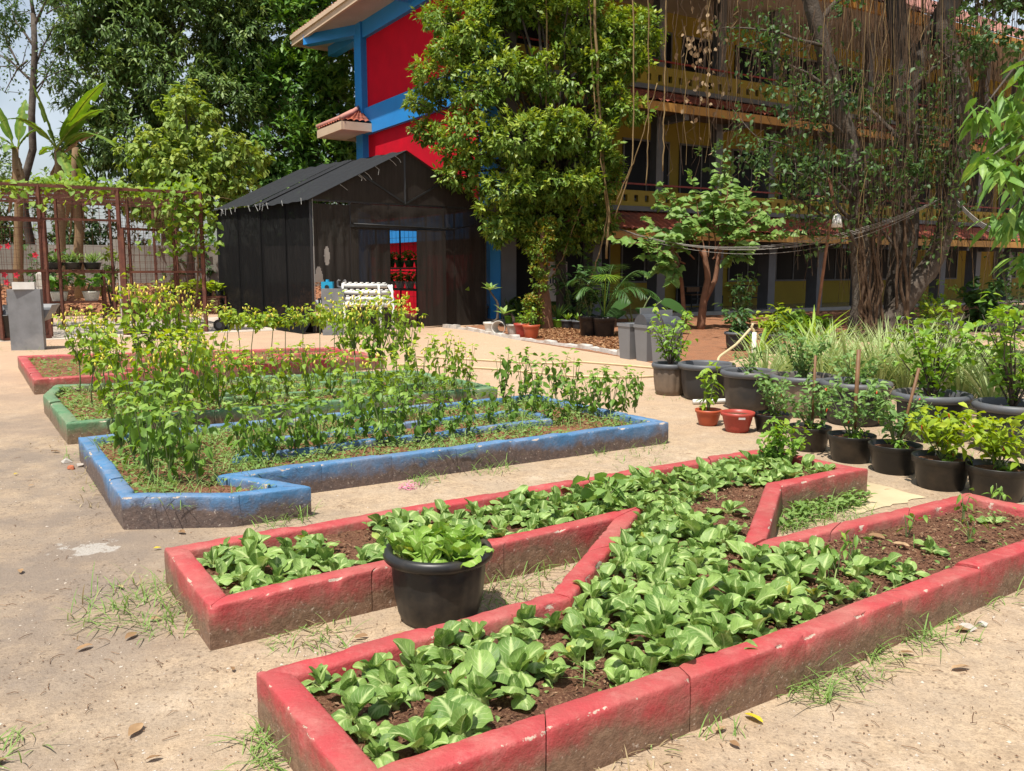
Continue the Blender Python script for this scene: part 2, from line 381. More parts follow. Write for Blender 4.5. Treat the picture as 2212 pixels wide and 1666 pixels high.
def soil_sheet(root, P, z, mat, step, amp, hole=None, name='soil'):
    P = [np.asarray(p[:2], float) for p in P]; A = np.array(P); lo, hi = A.min(0)-step, A.max(0)+step
    nx, ny = int((hi[0]-lo[0])/step)+2, int((hi[1]-lo[1])/step)+2
    X, Y = np.meshgrid(lo[0]+np.arange(nx)*step, lo[1]+np.arange(ny)*step, indexing='ij')
    ins = inside(X, Y, P)
    if hole is not None: ins &= ~inside(X, Y, hole)
    Z = z + amp*(.6*vnoise(X, Y, 7, 1)+.5*vnoise(X, Y, 19, 4)+.35*vnoise(X, Y, 43, 2)) + amp*.25*rng.standard_normal(X.shape)
    idx = np.arange(nx*ny).reshape(nx, ny); ok = ins[:-1,:-1] & ins[1:,:-1] & ins[1:,1:] & ins[:-1,1:]
    f = np.stack([idx[:-1,:-1][ok], idx[1:,:-1][ok], idx[1:,1:][ok], idx[:-1,1:][ok]], 1)
    used = np.unique(f); mp = np.full(nx*ny, -1); mp[used] = np.arange(len(used))
    V = np.stack([X.ravel(), Y.ravel(), Z.ravel()], 1)[used]
    b = MB(); b.addn(V, mp[f], .5); return b.obj(name, mat, root, smooth=True)
def flakes(root, P, z, n, size=.02, name='soil_flakes', mat=None):
    A = np.array([p[:2] for p in P]); lo, hi = A.min(0), A.max(0); X = rng.uniform(lo[0], hi[0], n*3); Y = rng.uniform(lo[1], hi[1], n*3)
    k = inside(X, Y, P); X, Y = X[k][:n], Y[k][:n]; m = len(X)
    a = rng.uniform(0, 6.28, m); D = np.stack([np.cos(a), np.sin(a), rng.uniform(-.3, .5, m)], 1)
    Nn = np.stack([rng.normal(0, .4, m), rng.normal(0, .4, m), np.ones(m)], 1)
    b = MB(); b.leaves(TPL_SIMPLE, np.stack([X, Y, np.full(m, z)+rng.uniform(0, .012, m)], 1), D, Nn, rng.uniform(.4, 1.3, m)*size, size*rng.uniform(.12, .35, m), rng.uniform(0, 1, m))
    return b.obj(name, mat or M['flake'], root, kind='stuff')
BH, BT = .19, .10
V2 = lambda x, y: g(x, y, BH)[:2]
dA, dB = az(A_AZ)[:2], az(B_AZ)[:2]
# near red bed: two long bars joined by a slanting one
p1, p2, p3, p4 = V2(353,1181), V2(449,1308), V2(1325,1121), V2(1189,1281)
p5 = V2(552,1447); pf1, pf2 = V2(1175,1577), V2(2212,1190)
p6 = isect(p5, V2(735,1668)-p5, pf1, V2(1745,1376)-pf1)
p8 = V2(2095,1063); p7 = isect(p8, -dA, V2(1745,1376), pf2-V2(1745,1376))
pm = V2(1745,1376)
p9, p10, p11 = V2(1657,1160), V2(1690,1048), V2(1876,1014)
p12 = isect(p11, dA, p1, V2(1147,1050)-p1)
NEAR = [p1, p2, p3, p4, p5, p6, pm, p7, p8, p9, p10, p11, p12]
near = thing('raised_bed', 'long red painted kerb bed full of leafy pak choi, nearest the camera', 'raised bed', (*p2, 0), 'painted raised beds')
kerb_ring(near, NEAR, BT, BH, M['red_paint'], .62, 1)
NEAR_IN = inset(NEAR, BT)
soil_sheet(near, inset(NEAR, BT*.55), .135, M['soil'], .022, .012)
flakes(near, NEAR_IN, .135, 9000, .022)
# blue bed
b1, b2, b3, b4, b5, b6 = V2(168,943), V2(262,1076), V2(500,1071), V2(672,1050), V2(528,1024), V2(1445,911)
b7 = isect(b6, dA, b1, V2(1081,858)-b1)
BLUE = [b1, b2, b3, b4, b5, b6, b7]
blue = thing('raised_bed', 'blue painted kerb bed with a long inner ring, weeds and pepper plants', 'raised bed', (*b2, 0), 'painted raised beds')
kerb_ring(blue, BLUE, .095, BH, M['blue_paint'], .55, 2)
BLUE_IN = inset(BLUE, .09)
h1, h2, h3, h4 = V2(500,985), V2(1195,903), V2(1130,880), V2(560,943)
RING = [h1, h2, h2*.5+h3*.5+(h2-h1)*.02, h3, h4]
kerb_ring(blue, RING, .075, BH-.01, M['blue_paint'], .6, 3)
soil_sheet(blue, inset(BLUE, .05), .125, M['soil_red'], .035, .012)
flakes(blue, BLUE_IN, .128, 4000, .022)
# green bed
g1, g2, g3 = V2(90,840), V2(143,914), V2(1075,836)
g4 = isect(g3, dA, g1, V2(733,806)-g1); gc = g1*.72 + g2*.28 + dB*.0
g1b = V2(118,832)
GREEN = [V2(92,852), g2, g3, g4, g1b]
green = thing('raised_bed', 'green painted kerb bed with a cut-off corner behind the blue bed', 'raised bed', (*g2, 0), 'painted raised beds')
kerb_ring(green, GREEN, .11, BH, M['green_paint'], .6, 4)
GREEN_IN = inset(GREEN, .1)
gr = [V2(470,858), V2(960,822), V2(930,806), V2(500,835)]
kerb_ring(green, gr, .08, BH-.01, M['green_paint'], .6, 5)
soil_sheet(green, inset(GREEN, .05), .12, M['soil_red'], .06, .012)
# far red bed
r1, r2, r3 = V2(37,768), V2(72,819), V2(829,770)
r4 = isect(r3, dA, r1, V2(633,752)-r1)
FAR = [r1, r2, r3, r4]
far = thing('raised_bed', 'farthest red painted kerb bed beside the grey wash basin', 'raised bed', (*r2, 0), 'painted raised beds')
kerb_ring(far, FAR, .12, BH, M['red_paint'], .65, 6)
FAR_IN = inset(FAR, .1)
kerb_ring(far, [V2(250,795), V2(560,783), V2(540,768), V2(240,776)], .09, BH-.01, M['red_paint'], .6, 8)
kerb_ring(far, [V2(600,776), V2(760,770), V2(735,758), V2(590,763)], .09, BH-.01, M['red_paint'], .6, 9)
soil_sheet(far, inset(FAR, .05), .12, M['soil_red'], .08, .012)

# ------------------------------------------------------------------ pak choi
def pak_mat(name, dark, light, rib):
    m, n, b, o = new_mat(name)
    a = N(n, 'Attribute', attribute_name='uvl'); s = sepz(n, a.outputs['Vector'])
    oi = n.nodes.new('ShaderNodeObjectInfo')
    rnd = oi.outputs['Random']; col = mixc(n, rnd, dark, light)
    col = mixc(n, ramp(n, rnd, .986, .99), col, (.42, .42, .06))
    hole = ramp(n, noise(n, 42, 2, objco(n)), .72, .73)
    col = mixc(n, math_(n, 'MULTIPLY', ramp(n, noise(n, 30, 4, pos(n)), .4, .7), .5), col, tuple(x*.62 for x in dark))
    # side veins fork from the midrib
    vv = math_(n, 'FRACT', math_(n, 'SUBTRACT', math_(n, 'MULTIPLY', s[0], 9.0), math_(n, 'MULTIPLY', s[1], 2.6)))
    vein = math_(n, 'MULTIPLY', ramp(n, math_(n, 'ABSOLUTE', math_(n, 'SUBTRACT', vv, .5)), .02, .12, (1,1,1), (0,0,0)), ramp(n, s[1], .55, .95, (1,1,1), (0,0,0)))
    col = mixc(n, math_(n, 'MULTIPLY', vein, .45), col, rib)
    mid = ramp(n, s[1], .05, .20, (1,1,1), (0,0,0)); col = mixc(n, math_(n, 'MULTIPLY', mid, .8), col, rib)
    pet = ramp(n, s[0], .30, .42, (1,1,1), (0,0,0)); col = mixc(n, pet, col, rib)
    n.links.new(col, b.inputs['Base Color']); b.inputs['Roughness'].default_value = .5; b.inputs['Specular IOR Level'].default_value = .35
    bump(n, b, math_(n, 'ADD', math_(n, 'MULTIPLY', vein, -.6), noise(n, 55, 3, pos(n))), .35, .006)
    t = N(n, 'BsdfTranslucent'); hs = N(n, 'HueSaturation', Hue=.48, Saturation=1.1, Value=1.5); n.links.new(col, hs.inputs['Color']); n.links.new(hs.outputs[0], t.inputs['Color'])
    ms = N(n, 'MixShader', Fac=.24); n.links.new(b.outputs[0], ms.inputs[1]); n.links.new(t.outputs[0], ms.inputs[2])
    tr = N(n, 'BsdfTransparent'); m2 = N(n, 'MixShader'); n.links.new(math_(n, 'MULTIPLY', hole, ramp(n, rnd, .55, .56)), m2.inputs['Fac']); n.links.new(ms.outputs[0], m2.inputs[1]); n.links.new(tr.outputs[0], m2.inputs[2]); n.links.new(m2.outputs[0], o.inputs['Surface'])
    return m
M['pak'] = pak_mat('pak_choi_leaf', (.11, .21, .042), (.29, .43, .11), (.48, .57, .24))
M['pak_pale'] = pak_mat('pak_choi_leaf_pale', (.19, .34, .045), (.26, .42, .07), (.42, .52, .19))
def pak_leaf(name, L, W, a0, a1, cup, wav, seed, mat, pet=.34):
    """one spoon-shaped leaf growing from the origin towards +X"""
    r = np.random.default_rng(seed); ns, nc = 13, 7; V = []; U = []; x = z = 0.0; tw = r.uniform(-.15, .15); sk = r.uniform(-.12, .12)
    prev = 0.0
    for i in range(ns):
        u = i/(ns-1); e = max(0, (u-.15)/.85); an = a0 + (a1-a0)*e**1.25
        ds = (u-prev)*L; prev = u; x += math.cos(an)*ds; z += math.sin(an)*ds
        if u < pet: wd = .012 + .010*(1-u/pet)
        else:
            q = (u-pet)/(1-pet); wd = W*max(0.0, (math.sin(math.pi*min(1, q**.78*.93+.07)))**.62) if q < 1 else .006
        nx, nz = -math.sin(an), math.cos(an)
        for j in range(nc):
            v = j/(nc-1)*2-1; lift = cup*wd*(v*v) + wav*math.sin(v*4+u*11+seed)*(1 if u > pet else 0)*wd*abs(v)
            if u < pet: lift = .5*wd*v*v
            y = v*wd + sk*L*.25*u*u; lift += tw*v*wd*u
            V.append((x+nx*lift, y, z+nz*lift)); U.append((u, abs(v), 0))
    F = [(i*nc+j, (i+1)*nc+j, (i+1)*nc+j+1, i*nc+j+1) for i in range(ns-1) for j in range(nc-1)]
    me = bpy.data.meshes.new(name); me.from_pydata(V, [], F); me.materials.append(mat)
    me.polygons.foreach_set('use_smooth', np.ones(len(F), bool))
    a = me.attributes.new('uvl', 'FLOAT_VECTOR', 'POINT'); a.data.foreach_set('vector', np.array(U, np.float32).ravel()); me.update(); return me
def pak_set(mat, s0):
    outer = [pak_leaf('leaf', L_, W_, R(r_), R(d_), c_, w_, s0+i, mat, p_) for i, (r_, d_, c_, w_, L_, W_, p_) in enumerate(
        [(66,-20,-.3,.15,.135,.040,.36),(60,-45,-.45,.2,.14,.042,.40),(58,5,.25,.2,.12,.038,.34),(70,-60,-.4,.15,.13,.041,.42),(62,18,.35,.25,.125,.034,.38),(52,-15,-.2,.3,.14,.044,.40),(70,30,.4,.2,.13,.036,.44),(64,-5,.1,.35,.115,.043,.34),(74,8,.3,.2,.145,.037,.45),(56,-70,-.3,.25,.13,.04,.38)])]
    inner = [pak_leaf('leaf', .105, .031, R(r_), R(d_), c_, .15, s0+20+i, mat) for i, (r_, d_, c_) in enumerate([(84,50,.5),(80,62,.6),(86,35,.4)])]
    return outer, inner
PAK, PAKP = pak_set(M['pak'], 100), pak_set(M['pak_pale'], 200)
rp_ = random.Random(5)
def pak_choi(loc, size, label, group, sets=PAK, full=1.0, cat='leafy vegetable'):
    t = thing('pak_choi', label, cat, loc, group)
    k = rp_.randint(5, 7) if full >= 1 else rp_.randint(3, 4); a0 = rp_.uniform(0, 6.28)
    for i in range(k):
        s = size*rp_.uniform(.65, 1.25)
        put('leaf', rp_.choice(sets[0]), t, (0,0,-.004), (rp_.uniform(-.2,.2), rp_.uniform(-.15,.2), a0+i*2.399+rp_.uniform(-.25,.25)), (s, s*rp_.uniform(.85,1.2), s))
    for i in range(3 if full >= 1 else 1):
        s = size*rp_.uniform(.75, 1.1)
        put('leaf', rp_.choice(sets[1]), t, (0,0,0), (rp_.uniform(-.15,.15), rp_.uniform(-.1,.1), rp_.uniform(0,6.28)), (s, s, s))
    return t
def vproj(P):                                       # picture position of a point (2212 x 1666 view)
    x, y, z = P[0], P[1], P[2]-CAM_H; f = y*_c - z*_s; u = y*_s + z*_c
    return 1106 + F_PX*x/f, 833 - F_PX*u/f
def polyv(pts): return [np.array(p, float) for p in pts]
bare = [polyv([(1480,1085),(1560,1040),(1690,1045),(1640,1160),(1520,1130)]),        # open soil by the inner corner
        polyv([(1690,1175),(2100,1060),(2260,1110),(2260,1215),(1990,1250),(1900,1225),(1790,1190)]),
        polyv([(1150,1480),(1500,1350),(1540,1395),(1180,1530)]),
        polyv([(1040,1520),(1190,1470),(1210,1540),(1060,1610)]),
        polyv([(720,1400),(880,1385),(890,1430),(740,1455)]), polyv([(690,1150),(800,1140),(800,1190),(690,1215)])]
cand = []; A_ = np.array(NEAR_IN); lo_, hi_ = A_.min(0), A_.max(0); core = inset(NEAR, BT+.035); tries = 0
while tries < 9000:
    tries += 1
    p = np.array([rp_.uniform(lo_[0], hi_[0]), rp_.uniform(lo_[1], hi_[1])])
    if not inside(p[0], p[1], core): continue
    u, v = vproj((p[0], p[1], .16))
    if u > 2330 or v > 1760: continue
    if any(inside(u, v, q) for q in bare): continue
    dense = .085 if v < 1230 and u > 1150 else .100
    if any((p[0]-c[0])**2+(p[1]-c[1])**2 < dense**2 for c in cand): continue
    cand.append(p)
for (u, v) in [(1755,1190),(1880,1210),(1960,1225),(1850,1265),(1575,1090),(2150,1110),(2010,1170),(1450,1398),(1365,1425)]:
    cand.append(V2(u, v))
def pak_zone(u, v):
    if v < 1060: return 'pak choi in the far red arm beside the black nursery pots', 'pak choi in the far arm of the near bed'
    if u < 740 and v < 1300: return 'pak choi at the end of the red arm beyond the big black pot', 'pak choi at the end of the second arm'
    if u < 1260 and v < 1200: return 'pak choi along the red arm behind the big black pot', 'pak choi behind the black pot'
    if u > 1650: return 'pak choi on the open soil of the near red arm', 'pak choi on the thinner planted soil'
    if v > 1440: return 'pak choi in the front corner of the nearest red arm', 'pak choi in the front corner'
    if v > 1270: return 'pak choi in the middle of the nearest red arm', 'pak choi in the middle of the near arm'
    return 'pak choi crowded where the slanting red arm joins', 'pak choi crowded at the junction'
for p in cand:
    u, v = vproj((p[0], p[1], .16)); lab, grp = pak_zone(u, v)
    sp = u > 1720 and v > 1120
    pak_choi((p[0], p[1], .13), rp_.uniform(.75, 1.15)*(.9 if v < 1130 else 1.0)*(.85 if sp else 1), lab, grp, full=.5 if sp and rp_.random() < .6 else 1)
print('pak choi', len(cand))

# ------------------------------------------------------------------ pepper plants
M['stem'] = plain('green_stem', (.11, .17, .05), (.16, .17, .08), 20, .6, .1)
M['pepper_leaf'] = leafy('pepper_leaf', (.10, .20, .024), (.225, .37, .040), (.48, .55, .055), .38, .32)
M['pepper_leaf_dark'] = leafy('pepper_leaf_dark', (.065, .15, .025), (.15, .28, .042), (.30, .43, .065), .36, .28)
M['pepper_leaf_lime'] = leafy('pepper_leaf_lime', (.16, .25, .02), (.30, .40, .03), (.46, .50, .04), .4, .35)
M['yellow_fruit'] = plain('yellow_fruit', (.68, .58, .10), (.62, .46, .05), 30, .3, 0)
M['red_fruit'] = plain('red_fruit', (.5, .03, .015), (.55, .10, .02), 30, .3, 0)
def pepper(h, seed, leafmat, fruit=None, crown=(.3, 1.0), nb=6, per=16, spread=.22, L=.095, droop=.8, thin=1.0):
    r = np.random.default_rng(seed); root = thing('pepper_plant', 'pepper plant', 'pepper plant')
    st = MB(); P = []; D = []; Ls = []; T = []; tips = []
    zb = h*crown[0]; main = np.array([[0,0,-.02],[r.normal(0,.01), r.normal(0,.01), zb*.5],[r.normal(0,.02), r.normal(0,.02), zb]])
    st.tube(main, [.008*thin, .007*thin, .006*thin], 5)
    for k in range(nb):
        a = 6.283*k/nb + r.uniform(-.5, .5); e = spread*r.uniform(.45, 1.15); top = h*r.uniform(.78, 1.0)*crown[1]
        pts = np.array([main[2], main[2]+np.array([math.cos(a)*e*.4, math.sin(a)*e*.4, (top-zb)*.4]), np.array([math.cos(a)*e, math.sin(a)*e, top])])
        t = np.linspace(0, 1, 7)[:, None]; path = (1-t)**2*pts[0] + 2*t*(1-t)*pts[1] + t*t*pts[2]
        st.tube(path, np.linspace(.005, .002, 7)*thin, 4, cap=False); tips.append(path[-1])
        for j in range(3):
            b_ = r.uniform(0, 6.283); P.append(path[-1] + r.normal(0, .018, 3)); D.append((math.cos(b_), math.sin(b_), r.uniform(-.2, .9))); Ls.append(L*r.uniform(.5, .9)); T.append(np.clip(.75+r.normal(0, .15), 0, 1))
        for j in range(per):
            q = r.uniform(.12, 1.0)**.75; i0 = path[min(6, int(q*6))]; b_ = r.uniform(0, 6.283)
            P.append(i0 + r.normal(0, .02, 3)); D.append((math.cos(b_)*.6+math.cos(a)*.25, math.sin(b_)*.6+math.sin(a)*.25, -droop*r.uniform(.1, 1.5)+.25))
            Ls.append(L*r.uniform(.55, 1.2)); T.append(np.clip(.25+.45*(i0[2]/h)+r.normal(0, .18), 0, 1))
    m = len(P); P = np.array(P); D = np.array(D); Ls = np.array(Ls)
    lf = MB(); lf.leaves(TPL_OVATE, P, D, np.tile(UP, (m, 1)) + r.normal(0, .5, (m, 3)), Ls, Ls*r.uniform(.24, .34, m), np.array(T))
    st.obj('stem', M['stem'], root, True); lf.obj('foliage', leafmat, root, True, kind='stuff')
    if fruit:
        fm, nf, up = fruit; fb = MB()
        for k in range(nf):
            p = tips[r.integers(0, len(tips))] + r.normal(0, .05, 3)*np.array([1,1,.8]) + np.array([0,0,-.05]); d = np.array([r.normal(0,.25), r.normal(0,.25), 1.0*up]); d /= np.linalg.norm(d); l_ = r.uniform(.028, .048)
            fb.tube([p, p+d*l_*.3, p+d*l_*.75, p+d*l_], [.005, .0095, .007, .001], 6)
        fb.obj('fruit', fm, root, True, kind='stuff')
    return root
YF = (M['yellow_fruit'], 22, 1)
proto = {'tall': [pepper(1.0, 10+i, M['pepper_leaf'], YF, (.35,1), 7, 11, .19, .085, 1.0) for i in range(4)],
         'thin': [pepper(.9, 20+i, M['pepper_leaf'], (M['yellow_fruit'], 12, 1), (.68,1), 6, 11, .2, .09, thin=.8) for i in range(3)],
         'bush': [pepper(.65, 30+i, M['pepper_leaf'], (M['yellow_fruit'], 6, 1), (.14,1), 6, 9, .15, .08, 1.0) for i in range(4)],
         'dark': [pepper(.5, 40+i, M['pepper_leaf_dark'], None, (.14,1), 5, 8, .12, .085, 1.1) for i in range(4)]}
PH = {'tall': 1.0, 'thin': .9, 'bush': .65, 'dark': .5}
used = set(); rq = random.Random(3)
def place(kind, x, y, h, label, group, z=.12):
    i = rq.randrange(len(proto[kind])); src = proto[kind][i]; p = g(x, y, z)
    if (kind, i) in used: o = copy_tree(src)
    else: o = src; used.add((kind, i))
    o.location = p; s = h/PH[kind]; sx = s**.6*rq.uniform(.9, 1.15); o.scale = (sx, sx, s); o.rotation_euler = (0, 0, rq.uniform(0, 6.28)); o['label'] = label; o['group'] = group
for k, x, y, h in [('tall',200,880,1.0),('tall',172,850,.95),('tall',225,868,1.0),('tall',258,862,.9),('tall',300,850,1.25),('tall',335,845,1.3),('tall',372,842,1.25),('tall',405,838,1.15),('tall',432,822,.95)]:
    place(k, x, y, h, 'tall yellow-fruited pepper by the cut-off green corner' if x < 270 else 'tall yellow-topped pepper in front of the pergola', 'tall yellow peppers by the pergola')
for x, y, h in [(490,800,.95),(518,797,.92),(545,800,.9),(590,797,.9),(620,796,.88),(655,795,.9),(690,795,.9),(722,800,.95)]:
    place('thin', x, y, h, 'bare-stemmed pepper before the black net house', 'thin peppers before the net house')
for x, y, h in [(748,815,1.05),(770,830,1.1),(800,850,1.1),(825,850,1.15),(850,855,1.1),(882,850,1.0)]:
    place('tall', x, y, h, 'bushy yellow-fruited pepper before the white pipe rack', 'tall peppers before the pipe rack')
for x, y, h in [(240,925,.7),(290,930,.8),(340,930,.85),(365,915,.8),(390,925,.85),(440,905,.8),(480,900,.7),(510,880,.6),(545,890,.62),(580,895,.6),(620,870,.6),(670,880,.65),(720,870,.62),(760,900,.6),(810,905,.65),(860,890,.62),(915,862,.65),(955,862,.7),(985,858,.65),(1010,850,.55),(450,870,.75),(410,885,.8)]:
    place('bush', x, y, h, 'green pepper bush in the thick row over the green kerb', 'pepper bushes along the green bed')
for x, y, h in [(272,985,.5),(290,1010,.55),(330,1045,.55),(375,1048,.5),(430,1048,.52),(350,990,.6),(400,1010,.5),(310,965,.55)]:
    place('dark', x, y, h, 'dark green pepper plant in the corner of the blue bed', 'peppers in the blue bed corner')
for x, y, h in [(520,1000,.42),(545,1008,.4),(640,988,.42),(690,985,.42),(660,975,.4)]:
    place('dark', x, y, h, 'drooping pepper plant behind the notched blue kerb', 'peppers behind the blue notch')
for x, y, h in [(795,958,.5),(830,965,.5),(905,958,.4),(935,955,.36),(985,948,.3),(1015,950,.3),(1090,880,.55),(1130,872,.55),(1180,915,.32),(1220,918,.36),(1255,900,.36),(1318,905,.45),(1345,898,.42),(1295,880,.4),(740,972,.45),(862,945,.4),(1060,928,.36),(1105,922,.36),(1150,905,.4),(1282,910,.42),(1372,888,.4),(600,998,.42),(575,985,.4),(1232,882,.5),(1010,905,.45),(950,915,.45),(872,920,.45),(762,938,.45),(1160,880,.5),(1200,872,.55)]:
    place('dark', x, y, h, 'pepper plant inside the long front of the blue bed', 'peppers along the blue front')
for ks in proto:
    for i, o in enumerate(proto[ks]):
        if (ks, i) not in used:
            for ch in list(o.children): bpy.data.objects.remove(ch)
            bpy.data.objects.remove(o)

# ------------------------------------------------------------------ grass and weeds
M['grass'] = leafy('weed_grass', (.11, .20, .045), (.20, .33, .08), (.38, .45, .17), .5, .3)
M['dry'] = leafy('dry_grass', (.25, .19, .10), (.38, .30, .17), (.5, .42, .26), .8, .25, .2)
def tuft(mb, c, n, h, spread, r, tint=(.2, .8)):
    n = int(n*.55)+3; h = h*1.2; spread = spread*1.5; a = r.uniform(0, 6.28, n); rad = spread*1.15*np.sqrt(r.uniform(0, 1, n)); P = np.stack([c[0]+np.cos(a)*rad, c[1]+np.sin(a)*rad, np.full(n, c[2])], 1)
    b_ = r.uniform(0, 6.28, n); t = r.uniform(.2, 1.9, n); D = np.stack([np.cos(b_)*t, np.sin(b_)*t, np.ones(n)], 1)
    mb.leaves(TPL_BLADE, P, D, np.stack([-np.cos(b_), -np.sin(b_), np.full(n, .6)], 1)*np.array([1,1,1]), h*r.uniform(.4, 1.2, n), .0024*r.uniform(.7, 1.4, n), r.uniform(*tint, n))
def weeds(mb, P, n, size, r, z, tint=(.2,.9)):
    A = np.array([q[:2] for q in P]); lo, hi = A.min(0), A.max(0); X = r.uniform(lo[0], hi[0], n*3); Y = r.uniform(lo[1], hi[1], n*3)
    k = inside(X, Y, P) & (vnoise(X, Y, 3.1, 2) > -.35); X, Y = X[k][:n], Y[k][:n]; m = len(X)
    a = r.uniform(0, 6.28, m); D = np.stack([np.cos(a), np.sin(a), r.uniform(-.1, 1.0, m)], 1)
    mb.leaves(TPL_OVATE, np.stack([X, Y, z+r.uniform(0, .07, m)], 1), D, np.tile(UP, (m,1))+r.normal(0,.3,(m,3)), size*r.uniform(.5, 1.4, m), size*r.uniform(.15, .34, m), r.uniform(*tint, m))
rg = np.random.default_rng(21); gb = MB()
for x, y, n, h, s in [(310,1300,120,.13,.16),(340,1330,120,.12,.16),(270,1310,80,.10,.14),(380,1350,60,.08,.1),(580,1620,60,.10,.06),(600,1650,60,.12,.06),
                      (600,1130,80,.12,.09),(640,1118,60,.14,.06),(1050,1010,140,.13,.16),(1020,1005,90,.12,.1),(1340,965,160,.09,.25),(1260,975,80,.08,.12),(1400,960,50,.07,.1),
                      (920,1040,60,.10,.08),(905,1045,40,.09,.05),(690,1370,90,.07,.12),(640,1380,60,.06,.1),(1080,1260,160,.12,.16),(1170,1215,130,.13,.14),(1040,1300,100,.09,.1),(1230,1180,90,.13,.1),(1290,1140,60,.12,.06),
                      (1690,1100,320,.13,.2),(1720,1120,300,.11,.2),(1780,1100,220,.10,.18),(1680,1140,160,.10,.08),(1735,1490,130,.12,.07),(1770,1478,80,.10,.08),(1840,1440,100,.09,.08),(1990,1385,100,.12,.06),(1905,1420,70,.11,.05),(2060,1360,60,.07,.08),(2190,1285,90,.10,.1),(2120,1300,40,.08,.05),
                      (1420,1600,30,.06,.05),(1550,1570,30,.07,.06),(15,1625,60,.08,.06),(560,1590,40,.09,.04),(210,985,60,.07,.15),(240,1050,70,.07,.12),(175,930,50,.06,.12),(1940,960,200,.12,.3),(1800,900,200,.12,.3),(2060,990,120,.11,.25),(1620,1250,1,.05,.02),
                      (1420,855,60,.06,.3),(1240,835,60,.05,.4),(1360,990,60,.08,.2),(60,755,60,.12,.3),(130,755,60,.10,.4)]:
    tuft(gb, g(x, y), n, h, s, rg)
tag(gb.obj('grass', M['grass'], kind='stuff'), 'green grass tufts along the feet of the bed kerbs', 'grass')
db = MB()
for x, y, n, h, s in [(300,1320,80,.10,.2),(245,1075,120,.07,.15),(225,1030,80,.06,.14),(330,700,60,.1,.5),(700,1375,60,.06,.1),(1240,1640,80,.06,.12),(1350,1620,60,.05,.1),(1880,1440,50,.06,.08),(1100,1270,60,.08,.12),(150,960,70,.05,.2)]:
    tuft(db, g(x, y), n, h, s, rg, (.1, .9))
tag(db.obj('dry_grass', M['dry'], kind='stuff'), 'straw coloured dry grass at the kerb feet', 'grass')
wb = MB(); weeds(wb, BLUE_IN, 7000, .035, rg, .125, (.15, .8))
A_ = np.array(BLUE_IN); 
for _ in range(230):
    p = np.array([rg.uniform(A_[:,0].min(), A_[:,0].max()), rg.uniform(A_[:,1].min(), A_[:,1].max())])
    if inside(p[0], p[1], BLUE_IN): tuft(wb, (p[0], p[1], .12), 40, .17, .08, rg, (.3, 1))
wb.obj('weed_cover', M['grass'], blue, kind='stuff')
wb = MB(); weeds(wb, GREEN_IN, 6000, .045, rg, .12, (.2, .9)); 
A_ = np.array(GREEN_IN)
for _ in range(140):
    p = np.array([rg.uniform(A_[:,0].min(), A_[:,0].max()), rg.uniform(A_[:,1].min(), A_[:,1].max())])
    if inside(p[0], p[1], GREEN_IN): tuft(wb, (p[0], p[1], .12), 20, .16, .1, rg, (.3, 1))
wb.obj('weed_cover', M['grass'], green, kind='stuff')
wb = MB(); weeds(wb, FAR_IN, 1600, .05, rg, .12, (.1, .6)); wb.obj('weed_cover', M['grass'], far, kind='stuff')
wb = MB(); weeds(wb, NEAR_IN, 700, .028, rg, .13, (.2, .8))
for _ in range(60):
    p = np.array([rg.uniform(lo_[0], hi_[0]), rg.uniform(lo_[1], hi_[1])])
    if inside(p[0], p[1], core): tuft(wb, (p[0], p[1], .13), 7, .12, .03, rg, (.3, 1))
wb.obj('weed_cover', M['grass'], near, kind='stuff')
wb = MB(); weeds(wb, [g(1690,1150)[:2], g(1880,1090)[:2], g(1850,1040)[:2], g(1720,1075)[:2]], 900, .05, rg, .0, (.2, .7))
tag(wb.obj('ground_creeper', M['grass'], kind='stuff'), 'low creeping weeds between the two red arms', 'weeds')
# ------------------------------------------------------------------ school building: red end wall, yellow arcaded front
M['red_wall'] = plain('red_wall_paint', (.56, .006, .022), (.47, .006, .02), 1.2, .8, .08, 40, dirt=(.40, .008, .02), spec=.1)
M['blue_wall'] = plain('blue_wall_paint', (.02, .24, .62), (.02, .21, .56), 1.5, .5, .05)
M['yellow_wall'] = plain('yellow_wall_paint', (.36, .26, .025), (.31, .22, .022), 1.0, .7, .08, 30, dirt=(.27, .2, .04))
M['grey_column'] = plain('grey_column_paint', (.15, .155, .17), (.115, .12, .13), 1.5, .65, .06)
M['beige_board'] = plain('beige_fascia', (.60, .45, .32), (.52, .38, .26), 2, .7, .05)
M['orange_board'] = plain('orange_fascia', (.52, .27, .06), (.44, .21, .05), 2, .6, .05)
M['soffit'] = plain('soffit_board', (.50, .42, .36), (.44, .37, .31), 1.5, .8, .05)
M['soffit_shaded'] = plain('shaded_soffit', (.12, .085, .06), (.09, .065, .05), 1.5, .8, .05)  # soffit colour darkened to stand in for the arcade's deep shade
M['dark_glass'] = plain('dark_window_glass', (.008, .009, .011), (.012, .012, .014), 3, .35, 0, spec=.12)
M['frame_grey'] = plain('window_frame', (.16, .16, .165), None, 5, .5, 0)
M['wood'] = plain('brown_wood', (.20, .10, .045), (.13, .065, .03), 12, .6, .1)
M['rail_red'] = plain('red_rail_paint', (.30, .03, .02), None, 6, .5, 0)
M['floor_tile'] = plain('corridor_floor_tile', (.34, .33, .32), (.28, .27, .26), 3, .18, 0)
def tile_mat(name, a, b_, dark):
    m, n, b, o = new_mat(name); p = pos(n)
    t = N(n, 'Attribute', attribute_name='tint')
    col = mixc(n, t.outputs['Fac'], a, b_); col = mixc(n, ramp(n, noise(n, 1.4, 7, p, .7), .48, .68), col, dark)
    n.links.new(col, b.inputs['Base Color']); b.inputs['Roughness'].default_value = .8; bump(n, b, noise(n, 40, 4, p), .3, .01); return m
